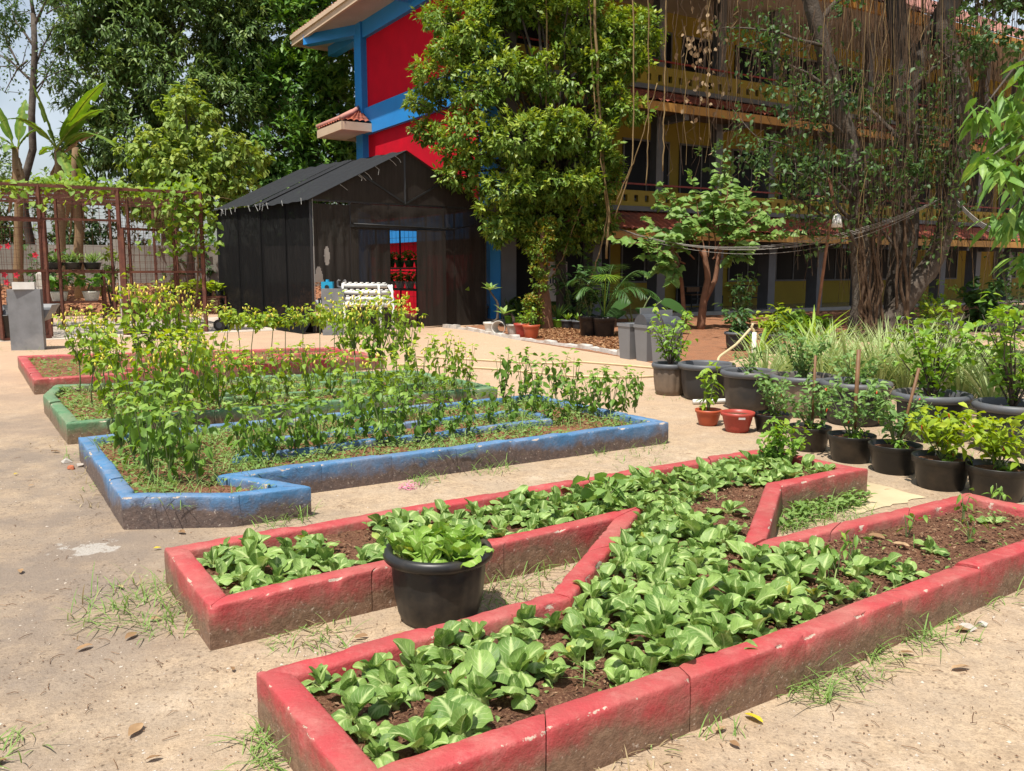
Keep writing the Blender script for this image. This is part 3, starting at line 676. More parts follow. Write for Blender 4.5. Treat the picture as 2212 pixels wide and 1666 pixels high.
M['tile'] = tile_mat('clay_roof_tile', (.36, .09, .04), (.25, .06, .035), (.12, .045, .035))
M['tile_pale'] = tile_mat('weathered_roof_tile', (.52, .24, .19), (.42, .19, .15), (.30, .17, .15))
C0 = np.array([-.52, 24.0, 0]); BU, BW = az(58), az(-32); RZ = R(32)
def bp(u, w, z): return C0 + BU*u + BW*w + UP*z
def bbox(mb, u0, u1, w0, w1, z0, z1, **k): return mb.box(bp((u0+u1)/2, (w0+w1)/2, (z0+z1)/2), (abs(u1-u0), abs(w1-w0), z1-z0), RZ, **k)
def part(root, name, mat, *boxes, smooth=False):
    mb = MB()
    for q in boxes: bbox(mb, *q)
    return mb.obj(name, mat, root, smooth)
def tiles(mb, e0, e1, t1, t0, wave=.24, row=.30, amp=.035):
    """pantile slope: eave e0-e1, top t0-t1"""
    e0, e1, t0, t1 = map(np.asarray, (e0, e1, t0, t1)); L = np.linalg.norm(e1-e0); H = np.linalg.norm((t0+t1)/2-(e0+e1)/2)
    nw, nr = max(2, round(L/wave)), max(1, round(H/row)); us = np.linspace(0, 1, nw*5+1)
    nrm = np.cross(e1-e0, (t0+t1)/2-(e0+e1)/2); nrm /= np.linalg.norm(nrm); nrm *= np.sign(nrm[2])
    V = []; T = []; r = np.random.default_rng(4)
    for k in range(nr):
        for v, lift in ((k/nr, .03), ((k+1)/nr - .02/nr, .0)):
            a = e0*(1-v)+t0*v; b_ = e1*(1-v)+t1*v
            V.append(a + (b_-a)*us[:, None] + nrm*((np.abs(np.sin(us*nw*math.pi))*amp*1.6 - amp + lift)[:, None]))
        tt = np.repeat(r.uniform(0, 1, nw+1), 5)[:len(us)]; T += [tt, tt]
    m = len(us); V = np.concatenate(V); rows = nr*2
    i = np.arange(rows-1)[:, None]*m; j = np.arange(m-1)[None]
    mb.addn(V, np.stack([i+j, i+j+1, i+m+j+1, i+m+j], -1).reshape(-1, 4), .5); mb.t[-1] = np.concatenate(T).astype(np.float32)
bld = thing('school_building', 'three storey school block with red end wall and yellow arcaded front', 'building', tuple(C0))
UL, WD = 34.0, 9.1
part(bld, 'end_wall', M['red_wall'], (0, .25, .3, WD-.3, 0, 10.0))
part(bld, 'band', M['blue_wall'], (-.16, .28, .45, WD-.45, 6.2, 7.1)); part(bld, 'band', M['blue_wall'], (-.16, .28, .45, WD-.45, 2.35, 3.1))
part(bld, 'beam', M['blue_wall'], (-.16, .28, .45, WD-.45, 9.5, 10.05))
part(bld, 'corner_column', M['blue_wall'], (-.22, .5, WD-.42, WD+.2, 0, 10.05))
part(bld, 'corner_column', M['blue_wall'], (-.22, .12, -.2, .42, 0, 10.05))
part(bld, 'corner_column', M['grey_column'], (.125, .62, -.22, .42, 0, 10.0))
part(bld, 'floor_slab', M['floor_tile'], (-.3, UL, -.6, 2.2, 0.0, .12))
part(bld, 'back_wall', M['yellow_wall'], (.3, UL, WD-.3, WD, 0, 10))
for z0, z1 in ((.12, 3.3), (3.3, 6.9), (6.9, 10.05)):
    part(bld, 'wall', M['yellow_wall'], (.3, UL, 2.2, 2.45, z0, z1))
for z in (3.0, 6.6): part(bld, 'floor_slab', M['soffit_shaded'], (.3, UL, 0.02, 2.2, z, z+.3))
cols = [1.0+2.54*k for k in range(1, 13)]
for u in cols:
    part(bld, 'column', M['grey_column'], (u-.17, u+.17, -.12, .35, .12, 3.0)); 
    for z0, z1 in ((3.3, 6.6), (6.9, 10.0)): part(bld, 'column', M['grey_column'], (u-.15, u+.15, 0.05, .35, z0, z1))
edges = [.62] + cols + [UL]
for fl, (zb, zt) in enumerate(((3.38, 3.86), (7.0, 7.58))):
    for a, c in zip(edges[:-1], edges[1:]):
        mb = MB(); n = max(1, round((c-a)/.42)); s = (c-a)/n; hw, h0, h1 = .075, zb+.14, zb+.34
        bbox(mb, a, c, -.10, 0.0, zb, h0); bbox(mb, a, c, -.10, 0.0, h1, zt)
        for i in range(n+1):
            u0 = a if i == 0 else a+(i-.5)*s+hw; u1 = c if i == n else a+(i+.5)*s-hw
            bbox(mb, u0, u1, -.10, 0.0, h0+.0005, h1-.0005)
        mb.obj('parapet', M['yellow_wall'], bld)
    part(bld, 'ledge', M['grey_column'], (.3, UL, -.22, 0.01, zb-.14, zb-.002))
    for a, c in zip(edges[:-1], edges[1:]):
        part(bld, 'railing', M['rail_red'], (a, c, .0, .05, zt+.18, zt+.23))
# skirt roofs over each storey of the front, and the main roof
for ze, zt in ((2.62, 3.22), (6.30, 6.86)):
    mb = MB(); tiles(mb, bp(.1, -1.25, ze), bp(UL, -1.25, ze), bp(UL, -.02, zt), bp(.1, -.02, zt)); mb.obj('skirt_roof', M['tile'], bld, True)
    part(bld, 'fascia', M['orange_board'], (.1, UL, -1.27, -1.20, ze-.27, ze-.03))
    part(bld, 'soffit', M['soffit_shaded'], (.1, UL, -1.19, -.12, ze-.2, ze-.16))
    for u in cols: part(bld, 'bracket', M['grey_column'], (u-.08, u+.08, -1.1, -.12, ze-.42, ze-.21))
e = [(-1.3, -1.7), (UL+1, -1.7), (UL+1, WD+3.7), (-1.3, WD+3.7)]; zr = 10.35; rg0, rg1 = (6.2, 5.6), (UL-6, 5.6); zt = 14.4
E3 = [bp(*q, zr) for q in e]; T0, T1 = bp(*rg0, zt), bp(*rg1, zt)
rb = MB(); tiles(rb, E3[0], E3[1], T1, T0, .26, .34); tiles(rb, E3[3], E3[0], T0, T0 + (E3[0]-E3[3])*1e-4, .26, .34); tiles(rb, E3[2], E3[3], T0, T1, .26, .34)
rf = rb.obj('roof', M['tile_pale'], bld, True)
mb = MB(); bbox(mb, -1.34, -1.24, -1.7, WD+3.7, zr-.42, zr-.05); mb.obj('fascia', M['beige_board'], bld)
mb = MB(); bbox(mb, -1.40, -1.34, -1.7, WD+3.7, zr-.2, zr-.05); mb.obj('fascia_board', M['beige_board'], bld)
part(bld, 'fascia', M['orange_board'], (-1.24, UL+1, -1.74, -1.62, zr-.42, zr-.05)); part(bld, 'fascia', M['beige_board'], (-1.24, UL+1, WD+3.6, WD+3.7, zr-.42, zr-.05))
part(bld, 'soffit', M['soffit'], (-1.23, UL+1, -1.6, WD+3.59, zr-.30, zr-.25))
for q0, q1 in (((0, WD), (-1.2, WD+2.4)), ((.2, WD), (.2, WD+3.5)), ((0, 4.6), (-1.2, 4.6)), ((0, 1.2), (-1.2, 1.2))):
    mb = MB(); mb.bar(bp(*q0, zr-.48), bp(*q1, zr-.48), .34, .36); mb.obj('roof_beam', M['blue_wall'], bld)
# small skirt roof wrapping the far corner of the end wall
sk = MB(); a0, a1, a2 = bp(-1.25, WD-1.1, 6.55), bp(-1.25, WD+1.35, 6.55), bp(2.5, WD+1.35, 6.55)
tiles(sk, a0, a1, bp(-.2, WD+.1, 7.12), bp(-.2, WD-.06, 7.12)); tiles(sk, bp(-.165, WD-1.1, 6.55), a0, bp(-.2, WD-.06, 7.12), bp(-.165, WD-.07, 7.12)); tiles(sk, a1, a2, bp(2.5, WD+.1, 7.1), bp(-.2, WD+.1, 7.1)); sko = sk.obj('skirt_roof', M['tile'], bld, True)
mb = MB(); mb.tube([a1+UP*.06, bp(-.7, WD+.7, 6.87), bp(-.2, WD+.1, 7.16)], [.10, .09, .09], 8); mb.obj('ridge_tile', M['tile_pale'], sko, True); mb = MB(); mb.tube([a0+UP*.06, bp(-.7, WD-.56, 6.87), bp(-.2, WD-.06, 7.18)], [.10, .09, .09], 8); mb.obj('ridge_tile', M['tile_pale'], sko, True)
part(bld, 'fascia', M['beige_board'], (-1.27, -1.18, WD-1.1, WD+1.35, 6.22, 6.5)); part(bld, 'fascia', M['beige_board'], (-1.18, 2.5, WD+1.27, WD+1.36, 6.22, 6.5))
part(bld, 'soffit', M['soffit'], (-1.175, -.17, WD-1.1, WD+1.26, 6.24, 6.28)); part(bld, 'fascia', M['beige_board'], (-1.18, -.165, WD-1.12, WD-1.03, 6.22, 6.5))
# doors and windows behind the arcade
for fl, z in enumerate((.12, 3.3, 6.9)):
    for i, (a, c) in enumerate(zip(edges[:-1], edges[1:])):
        if fl == 0 and i in (8, 10):
            d = part(bld, 'door', M['wood'], (a+.5, a+1.5, 2.14, 2.2, z, z+2.15)); part(d, 'door_handle', M['frame_grey'], (a+1.36, a+1.42, 2.08, 2.14, z+1.0, z+1.12)); continue
        z0, z1 = z + (.95 if fl == 0 else .55), z + 2.45
        if i in (0, 1, 3): z0 = z+.1
        wn = part(bld, 'window', M['frame_grey'], (a+.3, c-.3, 2.145, 2.2, z1, z1+.06), (a+.3, c-.3, 2.145, 2.2, z0-.06, z0), (a+.24, a+.3, 2.145, 2.2, z0-.06, z1+.06), (c-.3, c-.24, 2.145, 2.2, z0-.06, z1+.06), ((a+c)/2-.03, (a+c)/2+.03, 2.15, 2.195, z0, z1))
        for q0, q1 in ((a+.3, (a+c)/2-.03), ((a+c)/2+.03, c-.3)): part(wn, 'pane', M['dark_glass'], (q0, q1, 2.17, 2.19, z0, z1))
# benches and a poster stand in the arcade
M['black_metal'] = plain('black_metal', (.02, .02, .021), None, 8, .45, 0)
for i, u in enumerate((9.6, 12.1)):
    t = thing('bench', ('dark bench against the yellow wall beside the small broadleaf tree', 'dark bench against the yellow wall behind the dead tree trunk')[i], 'bench', tuple(bp(u, 1.6, .12)))
    mb = MB()
    for a in (-.75, .75):
        for w_ in (-.22, .22): mb.bar(bp(u+a, 1.6+w_, .12), bp(u+a, 1.6+w_, .12+(.78 if w_ > 0 else .42)), .04)
    mb.bar(bp(u-.75, 1.82, .86), bp(u+.75, 1.82, .86), .04); mb.bar(bp(u-.75, 1.38, .44), bp(u+.75, 1.38, .44), .04); mb.obj('frame', M['black_metal'], t)
    mb = MB(); mb.box(bp(u, 1.6, .54+.04), (1.5, .42, .03), RZ); mb.obj('seat', M['wood'], t); mb = MB(); mb.box(bp(u-.3, 1.79, .76), (.6, .03, .16), RZ); mb.obj('backrest', M['wood'], t)
M['paper'] = plain('poster_paper', (.48, .45, .42), (.44, .41, .38), 3, .7, 0); M['pgreen'] = plain('poster_green', (.03, .16, .09), None, 9, .7, 0); M['pred'] = plain('poster_red', (.55, .08, .05), None, 9, .7, 0); M['pdark'] = plain('poster_ink', (.03, .05, .08), None, 9, .7, 0); M['ppink'] = plain('poster_pink', (.40, .12, .25), None, 9, .7, 0)
po = at(1204, 645, 23.0); t = thing('poster_board', 'pale printed notice board standing behind the reddish pruned trunk', 'notice board', (po[0], po[1], 0))
def pbx(mb, x0, x1, z0, z1, off): mb.box((po[0]+(x0+x1)/2, po[1]-off, (z0+z1)/2), (x1-x0, .004, z1-z0))
mb = MB(); mb.box((po[0], po[1], 1.15), (.52, .02, 1.05)); mb.obj('panel', M['paper'], t)
for nm, mt, rects in (('print_green', 'pgreen', [(-.18,.06,1.52,1.59),(-.22,-.19,1.42,1.47)]), ('print_red', 'pred', [(-.12,.13,1.44,1.50),(-.25,-.21,1.56,1.65)]), ('print_pink', 'ppink', [(.18,.24,1.36,1.54)]),
                      ('print_figures', 'pdark', [(-.21,-.17,1.1,1.28),(-.14,-.10,1.1,1.30),(-.07,-.03,1.1,1.28),(.02,.20,1.245,1.255),(.02,.20,1.125,1.135),(.02,.03,1.135,1.245),(.19,.20,1.135,1.245),(.05,.16,1.21,1.23),(.05,.16,1.16,1.18),(-.18,-.06,.93,.95),(-.13,0,.89,.905),(-.13,.02,.86,.875)])):
    mb = MB()
    for q in rects: pbx(mb, *q, .014)
    mb.obj(nm, M[mt], t)
mb = MB(); mb.bar((po[0]-.2, po[1]+.03, 0), (po[0]-.2, po[1]+.03, 1.5), .03); mb.bar((po[0]+.2, po[1]+.03, 0), (po[0]+.2, po[1]+.03, 1.5), .03); mb.obj('stand', M['black_metal'], t)

# ------------------------------------------------------------------ net house
def net_mat(name, col, alpha, scale):
    m, n, b, o = new_mat(name); p = pos(n); mp = N(n, 'Mapping'); mp.inputs['Scale'].default_value = (1, 1, .08); n.links.new(p, mp.inputs['Vector'])
    f = noise(n, scale, 5, mp.outputs[0], .7)
    cc = mixc(n, ramp(n, f, .4, .65), col, tuple(x*1.35 for x in col)); cc = mixc(n, math_(n, 'MULTIPLY', ramp(n, noise(n, 2.2, 6, p, .7), .6, .8), .25), cc, (.05, .042, .034))
    n.links.new(cc, b.inputs['Base Color']); b.inputs['Roughness'].default_value = .85; b.inputs['Specular IOR Level'].default_value = .12
    tr = N(n, 'BsdfTransparent'); ms = N(n, 'MixShader'); al = math_(n, 'ADD', math_(n, 'MULTIPLY', noise(n, scale*1.6, 3, mp.outputs[0]), .10), alpha-.05)
    n.links.new(al, ms.inputs['Fac']); n.links.new(tr.outputs[0], ms.inputs[1]); n.links.new(b.outputs[0], ms.inputs[2]); n.links.new(ms.outputs[0], o.inputs['Surface'])
    bump(n, b, f, .12, .006); return m
M['net'] = net_mat('black_shade_net', (.0045, .0045, .005), .97, 18); M['net_front'] = net_mat('brown_black_shade_net', (.026, .0215, .018), .975, 18)
M['string'] = plain('pale_string', (.26, .255, .24), None, 9, .8, 0); M['net_roof'] = net_mat('black_roof_net', (.020, .021, .023), .97, 14)
GC = np.array([-4.6, 19.9, 0]); GU, GW = az(50), az(-40); GWID, GLEN, GE, GR = 5.1, 5.6, 3.08, 4.36
def gp(u, w, z): return GC + GU*u + GW*w + UP*z
nh = thing('net_house', 'black shade net house with gabled roof and open doorway', 'net house', tuple(GC))
def panel(name, q00, q10, q11, q01, mat, nu=24, nv=24, amp=.02, seed=0, cut=None, parent=None, tri=None):
    us, vs = np.meshgrid(np.linspace(0, 1, nu), np.linspace(0, 1, nv), indexing='ij'); q00, q10, q11, q01 = map(np.asarray, (q00, q10, q11, q01))
    P = q00*((1-us)*(1-vs))[..., None] + q10*(us*(1-vs))[..., None] + q11*(us*vs)[..., None] + q01*((1-us)*vs)[..., None]
    nr = np.cross(q10-q00, q01-q00); nr /= np.linalg.norm(nr)
    P = P + nr*(amp*(np.sin(us*23+seed)*.5 + vnoise(us*6, vs*3, 1.3, seed))*np.minimum(1, 6*np.minimum(us, 1-us)))[..., None]
    ix = np.arange(nu*nv).reshape(nu, nv); F = np.stack([ix[:-1,:-1], ix[1:,:-1], ix[1:,1:], ix[:-1,1:]], -1).reshape(-1, 4)
    if cut is not None:
        cu = (us[:-1,:-1]+us[1:,1:])/2; cv = (vs[:-1,:-1]+vs[1:,1:])/2; F = F[~cut(cu, cv).ravel()]
    mb = MB(); mb.addn(P.reshape(-1, 3), F, .5); return mb.obj(name, mat, parent or nh, True)
for i in range(4):
    a, c = GLEN*i/4, GLEN*(i+1)/4
    panel('side_net', gp(-.012*i, a-.06*(i > 0), 0), gp(-.012*i, c+.03, 0), gp(-.012*i, c+.03, GE), gp(-.012*i, a-.06*(i > 0), GE), M['net'], 20, 24, .012, i)
mb = MB(); 
panel('side_net_skirt', gp(-.35, -.15, .01), gp(-.25, 1.6, .01), gp(-.02, 1.6, .45), gp(-.02, -.1, .45), M['net'], 14, 6, .03, 9)
hole = lambda u, v: (((u-.33)/.075)**2 + ((v-.60)/.075)**2 < 1) | (((u-.10)/.13)**2 + ((v-.32)/.20)**2 < 1) | ((u < .18) & (v < .3) & (v > .1))
panel('front_net', gp(.05, 0, 0), gp(1.0, 0, 0), gp(1.0, 0, GE-.1), gp(.05, 0, GE-.1), M['net_front'], 50, 90, .02, 3, hole)
panel('front_net', gp(1.0, -.01, 0), gp(2.08, -.01, 0), gp(2.08, -.01, 2.48), gp(1.0, -.01, 2.48), M['net_front'], 16, 24, .02, 5)
panel('front_net', gp(1.0, -.02, 2.42), gp(3.72, -.02, 2.42), gp(3.72, -.02, GE-.06), gp(1.0, -.02, GE-.06), M['net_front'], 30, 10, .02, 6)
panel('front_net', gp(3.72, 0, 0), gp(GWID, 0, 0), gp(GWID, 0, GE), gp(3.72, 0, GE), M['net_front'], 20, 24, .02, 7)
dl = panel('door', gp(2.78, -.14, .05), gp(3.66, -.16, .05), gp(3.66, -.16, 2.45), gp(2.78, -.14, 2.45), M['net_front'], 14, 20, .015, 8)
gm = MB(); gm.add([gp(-.02, -.01, GE), gp(GWID+.02, -.01, GE), gp(GWID/2, -.01, GR)], [(0,1,2)]); gm.obj('gable_net', M['net_front'], nh)
for i, (a, c) in enumerate(((-.12, 2.55), (2.50, 3.05), (3.0, GLEN+.1))):
    panel('roof_net', gp(-.14, a, GE-.04+.025*i), gp(-.14, c, GE-.05+.025*i), gp(GWID/2, c, GR+.02*i), gp(GWID/2, a, GR+.02*i), M['net_roof'], 26, 20, .03, 11+i)
panel('roof_net', gp(GWID+.14, -.12, GE-.04), gp(GWID+.14, GLEN+.1, GE-.05), gp(GWID/2, GLEN+.1, GR), gp(GWID/2, -.12, GR), M['net_roof'], 26, 20, .03, 15)
fr = MB()
for u in (0, 1.0, 2.08, 3.72, GWID):
    fr.bar(gp(u, .03, 0), gp(u, .03, GE), .05)
for w_ in (1.4, 2.8, 4.2, GLEN):
    for u in (.03, GWID-.03): fr.bar(gp(u, w_, 0), gp(u, w_, GE), .045)
for w_ in (.02, 2.8, GLEN):
    fr.bar(gp(0, w_, GE-.02), gp(GWID, w_, GE-.02), .045); fr.bar(gp(0, w_, GE), gp(GWID/2, w_, GR-.04), .04); fr.bar(gp(GWID, w_, GE), gp(GWID/2, w_, GR-.04), .04)
    fr.bar(gp(GWID/2, w_-.03, GE), gp(GWID/2, w_-.03, GR-.05), .045); fr.bar(gp(GWID/2, w_-.03, GE), gp(1.35, w_-.03, GE+.62), .04); fr.bar(gp(GWID/2, w_-.03, GE), gp(GWID-1.35, w_-.03, GE+.62), .04)
fr.bar(gp(1.0, -.04, 2.5), gp(3.95, -.04, 2.5), .06); fr.bar(gp(GWID-.03, 0, 1.4), gp(GWID-.03, GLEN, 1.4), .03)
fr.obj('frame', M['black_metal'], nh)
fr = MB()
for k in range(24): fr.bar(gp(GWID-.02, GLEN*k/24, 0), gp(GWID-.02, GLEN*k/24, GE), .008)
for k in range(14): fr.bar(gp(GWID-.02, 0, GE*k/14), gp(GWID-.02, GLEN, GE*k/14), .008)
fr.obj('wire_mesh', M['black_metal'], nh)
fr = MB(); rr = random.Random(2)
for k in range(13):
    w_ = rr.uniform(0, GLEN*.9); z = GE-.02; p = gp(-.16, w_, z); fr.tube([p, p+GU*-.03+UP*.03+GW*.08*rr.uniform(-1,1), p+GU*-.08-UP*rr.uniform(.05,.2)+GW*rr.uniform(-.25,-.05)], .007, 4)
for k in range(7):
    u = rr.uniform(.1, 2.3); z = GE+(GR-GE)*u/(GWID/2); p = gp(u, -.14, z); fr.tube([p, p+GU*.1-UP*.06, p+GU*rr.uniform(.05,.2)-UP*rr.uniform(.08,.2)], .007, 4)
fr.tube([gp(.02, -.03, .05), gp(.02, -.03, GE)], .008, 4)
fr.obj('tie_string', M['string'], nh)
fr = MB(); fr.tube([gp(GWID+.05, -.06, GE-.1), gp(4.6, -.1, 2.62), gp(3.95, -.1, 2.5), gp(2.4, -.08, 2.53), gp(1.05, -.08, 2.55)], .015, 5); fr.obj('cable', M['black_metal'], nh, True)

# ------------------------------------------------------------------ rusty pergola cage on the concrete strip
M['rust'] = plain('rusty_steel', (.135, .045, .028), (.085, .03, .02), 9, .75, .1, dirt=(.19, .075, .04))
M['slab'] = plain('pale_concrete', (.52, .44, .36), (.44, .37, .30), 1.4, .9, .3, 50, .006, dirt=(.36, .31, .27))
pg0 = g(105, 731)
PU, PW = az(56), az(-34)
def pp(u, w, z): return pg0 + PU*u + PW*w + UP*z
b = MB(); b.add([pp(-7, -.45, .004), pp(6.4, -.45, .004), pp(6.4, 6.2, .004), pp(-7, 6.2, .004)], [(0,1,2,3)]); struct(b.obj('concrete_path', M['slab']))
per = thing('pergola', 'rusty square tube pergola cage with wire mesh and vines on top', 'pergola', tuple(pg0))
PT = 3.24; ups = [-4.5, -2.6, 0.0, 1.55, 3.33]
for u in ups:
    mb = MB(); mb.bar(pp(u, 0, 0), pp(u, 0, PT), .075); mb.obj('post', M['rust'], per)
for u in (-4.5, -1.6, .6, 2.2, 3.33):
    for w_ in (2.6, 5.2): mb = MB(); mb.bar(pp(u, w_, 0), pp(u, w_, PT), .06); mb.obj('post', M['rust'], per)
for w_ in (0, 1.3, 2.6, 3.9, 5.2): mb = MB(); mb.bar(pp(-5, w_, PT), pp(3.36, w_, PT), .07, .06); mb.obj('rail', M['rust'], per)
for u in (-4.5, -2.6, 0, 1.55, 3.33): mb = MB(); mb.bar(pp(u, 0, PT-.04), pp(u, 5.2, PT-.04), .06); mb.obj('rail', M['rust'], per)
for (u0, w0, z0, u1, w1, z1) in [(-4.5,0,2.55,1.55,0,2.55),(1.55,0,1.42,3.33,0,1.42),(1.55,0,.06,3.33,0,.06),(3.33,0,1.42,3.33,5.2,1.42),(-4.5,5.2,1.4,3.33,5.2,1.4),(0,0,2.9,1.0,0,3.2),(-2.6,0,2.75,-1.7,0,3.2)]:
    mb = MB(); mb.bar(pp(u0,w0,z0), pp(u1,w1,z1), .05); mb.obj('rail', M['rust'], per)
def frame(root, name, o, ud, wdt, z0, z1, mid):
    mb = MB()
    for a in (0, wdt): mb.bar(o+ud*a+UP*z0, o+ud*a+UP*z1, .06)
    for z in (z0, mid, z1): mb.bar(o+UP*z, o+ud*wdt+UP*z, .055)
    d = mb.obj(name, M['rust'], root); mb = MB()
    for k in range(1, 10): mb.bar(o+ud*wdt*k/10+UP*z0, o+ud*wdt*k/10+UP*z1, .005)
    for k in range(1, 16): z = z0+(z1-z0)*k/16; mb.bar(o+UP*z, o+ud*wdt+UP*z, .005)
    mb.obj('wire_mesh', M['rust'], d)
frame(per, 'door', pp(.05, -.08, 0), -PU*.97-PW*.25, .95, .04, 2.5, 1.45)
frame(per, 'door', pp(1.6, -.04, 0), PU*.9+PW*.44, 1.35, .04, 2.38, 1.42)
def mesh_panel(o, d, L, z0, z1, n, m):
    mb = MB()
    for k in range(n+1): mb.bar(o+d*L*k/n+UP*z0, o+d*L*k/n+UP*z1, .005)
    for k in range(m+1): z = z0+(z1-z0)*k/m; mb.bar(o+UP*z, o+d*L+UP*z, .005)
    mb.obj('wire_mesh', M['rust'], per)
mesh_panel(pp(1.55,0,0), PU, 1.78, .05, PT, 14, 20); mesh_panel(pp(3.33,0,0), PW, 5.2, .05, PT, 40, 20); mesh_panel(pp(0,0,0), PU, 1.55, 2.5, PT, 12, 5); mesh_panel(pp(-4.5,0,0), PU, 4.5, 2.5, PT, 34, 5); mesh_panel(pp(-4.5,5.2,0), PU, 7.8, .05, PT, 40, 14)
mb = MB()
for k in range(46): mb.bar(pp(-4.5+k*.17, 0, PT+.04), pp(-4.5+k*.17, 5.2, PT+.04), .005)
for k in range(30): mb.bar(pp(-4.5, k*.175, PT+.045), pp(3.33, k*.175, PT+.045), .005)
mb.obj('wire_mesh', M['rust'], per)

# ------------------------------------------------------------------ boundary wall, earth bank
M['old_wall'] = plain('old_concrete_wall', (.30, .275, .24), (.21, .195, .17), .9, .9, .3, 20, dirt=(.13, .12, .10))
t = thing('boundary_wall', 'low weathered concrete wall behind the pergola and trees', 'wall', (-14, 30, 0)); mb = MB()
for k in range(14):
    o = np.array([-30, 26.0, 0]) + az(76)*k*2.4; mb = MB(); mb.bar(o+UP*1.15, o+az(76)*2.34+UP*1.15, .14, 2.3); mb.obj('wall_panel', M['old_wall'], t)
    mb = MB(); mb.bar(o+az(76)*2.37+UP*0, o+az(76)*2.37+UP*2.5, .2); mb.obj('pillar', M['old_wall'], t)
def bank():
    nx, ny = 70, 16; X, Y = np.meshgrid(np.linspace(-26, -4.2, nx), np.linspace(0, 1, ny), indexing='ij')
    o = 24.6 + (X+26)*.22; Yw = o + Y*6; Z = .95*np.minimum(1, Y*3)**.8 + .06*vnoise(X, Y*5, 2.2) - .12*(1-Y)
    ix = np.arange(nx*ny).reshape(nx, ny); b = MB(); b.addn(np.stack([X, Yw, Z], -1).reshape(-1, 3), np.stack([ix[:-1,:-1], ix[1:,:-1], ix[1:,1:], ix[:-1,1:]], -1).reshape(-1, 4), .5)
    return b.obj('earth_bank', M['mulch'], smooth=True)
bk = struct(bank())
# leaf mulch strip before the arcade, edged with whitewashed stones
s0, s1 = g(1120, 735), g(1365, 775); mul = [g(1000,705)[:2], s0[:2], s1[:2], g(1480,800)[:2], bp(26,-.7,0)[:2], bp(.3,-.7,0)[:2]]
b = MB(); b.add([(*p, .006) for p in mul], [tuple(range(6))]); struct(b.obj('mulch_strip', M['mulch']))
rl = np.random.default_rng(9); M['litter'] = leafy('leaf_litter', (.10, .045, .025), (.30, .15, .07), (.50, .33, .18), .85, .1, .1)
def litter(name, P, n, z, size, label):
    A = np.array([p[:2] for p in P]); lo, hi = A.min(0), A.max(0); X = rl.uniform(lo[0], hi[0], n*2); Y = rl.uniform(lo[1], hi[1], n*2); k = inside(X, Y, P); X, Y = X[k][:n], Y[k][:n]; m = len(X)
    a = rl.uniform(0, 6.28, m); Z = np.full(m, z) if np.isscalar(z) else z(X, Y)
    mb = MB(); mb.leaves(TPL_SIMPLE, np.stack([X, Y, Z+rl.uniform(.004, .03, m)], 1), np.stack([np.cos(a), np.sin(a), rl.uniform(-.2, .3, m)], 1), np.tile(UP, (m,1))+rl.normal(0,.35,(m,3)), size*rl.uniform(.5,1.2,m), size*.25, rl.uniform(0,1,m))
    tag(mb.obj(name, M['litter'], kind='stuff'), label, 'leaf litter')
litter('leaf_litter', [g(1120,722)[:2], g(1200,740)[:2], g(1365,770)[:2], g(1420,730)[:2], g(1200,700)[:2]], 5000, .01, .09, 'dry brown leaf litter on the red mulch before the arcade')
litter('leaf_litter', [(-22,25.4),(-4.4,29.5),(-4.4,33),(-22,30)], 6000, lambda X, Y: .95*np.minimum(1, np.maximum(0, (Y-24.6-(X+26)*.22)/6)*3)**.8, .14, 'dry leaf litter over the earth bank behind the pergola')
M['whitewash'] = plain('whitewashed_stone', (.50, .46, .42), (.38, .35, .31), 9, .9, .4, 30, dirt=(.28, .22, .17))
edge = thing('stone_edging', 'broken whitewashed stone edging along the red mulch', 'edging', tuple(s0))
pth = [g(960,708), g(1010,713), g(1060,722), g(1120,734), g(1200,745), g(1280,756), g(1360,772)]; k0 = 0
for a, c in zip(pth[:-1], pth[1:]):
    L = np.linalg.norm(c-a); n = max(1, int(L/.34))
    for j in range(n):
        p, q = a+(c-a)*(j/n), a+(c-a)*((j+.9)/n); h = rl.uniform(.04, .10); mb = MB(); d = (q-p); s_ = np.cross(d, UP); s_ /= np.linalg.norm(s_)
        V = [p+s_*rl.uniform(.05,.09), q+s_*rl.uniform(.05,.09), q-s_*rl.uniform(.05,.09), p-s_*rl.uniform(.05,.09)]; V = V + [v*1.0+UP*h*rl.uniform(.7,1.2)+(((p+q)/2)-v)*[.12,.12,0] for v in V]
        mb.add(V, [(0,3,2,1),(4,5,6,7),(0,1,5,4),(1,2,6,5),(2,3,7,6),(3,0,4,7)]); mb.obj('edging_stone', M['whitewash'], edge)
# ------------------------------------------------------------------ trees
M['bark'] = plain('grey_bark', (.085, .064, .047), (.045, .034, .026), 5, .9, .7, 25, .03, dirt=(.15, .13, .108))
M['bark_dark'] = plain('dark_bark', (.07, .055, .042), (.04, .033, .027), 5, .9, .6, 25, .03)
M['bark_red'] = plain('reddish_bark', (.24, .115, .065), (.15, .075, .045), 7, .9, .5, 30, .02)
M['root'] = plain('aerial_root', (.095, .056, .03), (.055, .034, .02), 8, .9, .2)
M['root_pale'] = plain('pale_aerial_root', (.25, .17, .075), (.17, .11, .05), 8, .9, .2)
M['mango'] = leafy('mango_leaf', (.03, .07, .018), (.12, .205, .045), (.36, .45, .13), .36, .2)
M['mango_bright'] = leafy('mango_leaf_bright', (.07, .16, .03), (.16, .31, .06), (.34, .48, .10), .35, .28)  # brighter greens than the other mango tree
M['glossy'] = leafy('glossy_leaf', (.025, .075, .014), (.11, .235, .038), (.33, .48, .09), .32, .2)
M['lightleaf'] = leafy('light_green_leaf', (.09, .16, .025), (.20, .31, .05), (.40, .46, .10), .45, .3)
M['central'] = leafy('central_tree_leaf', (.035, .085, .015), (.15, .255, .038), (.46, .52, .085), .33, .25)
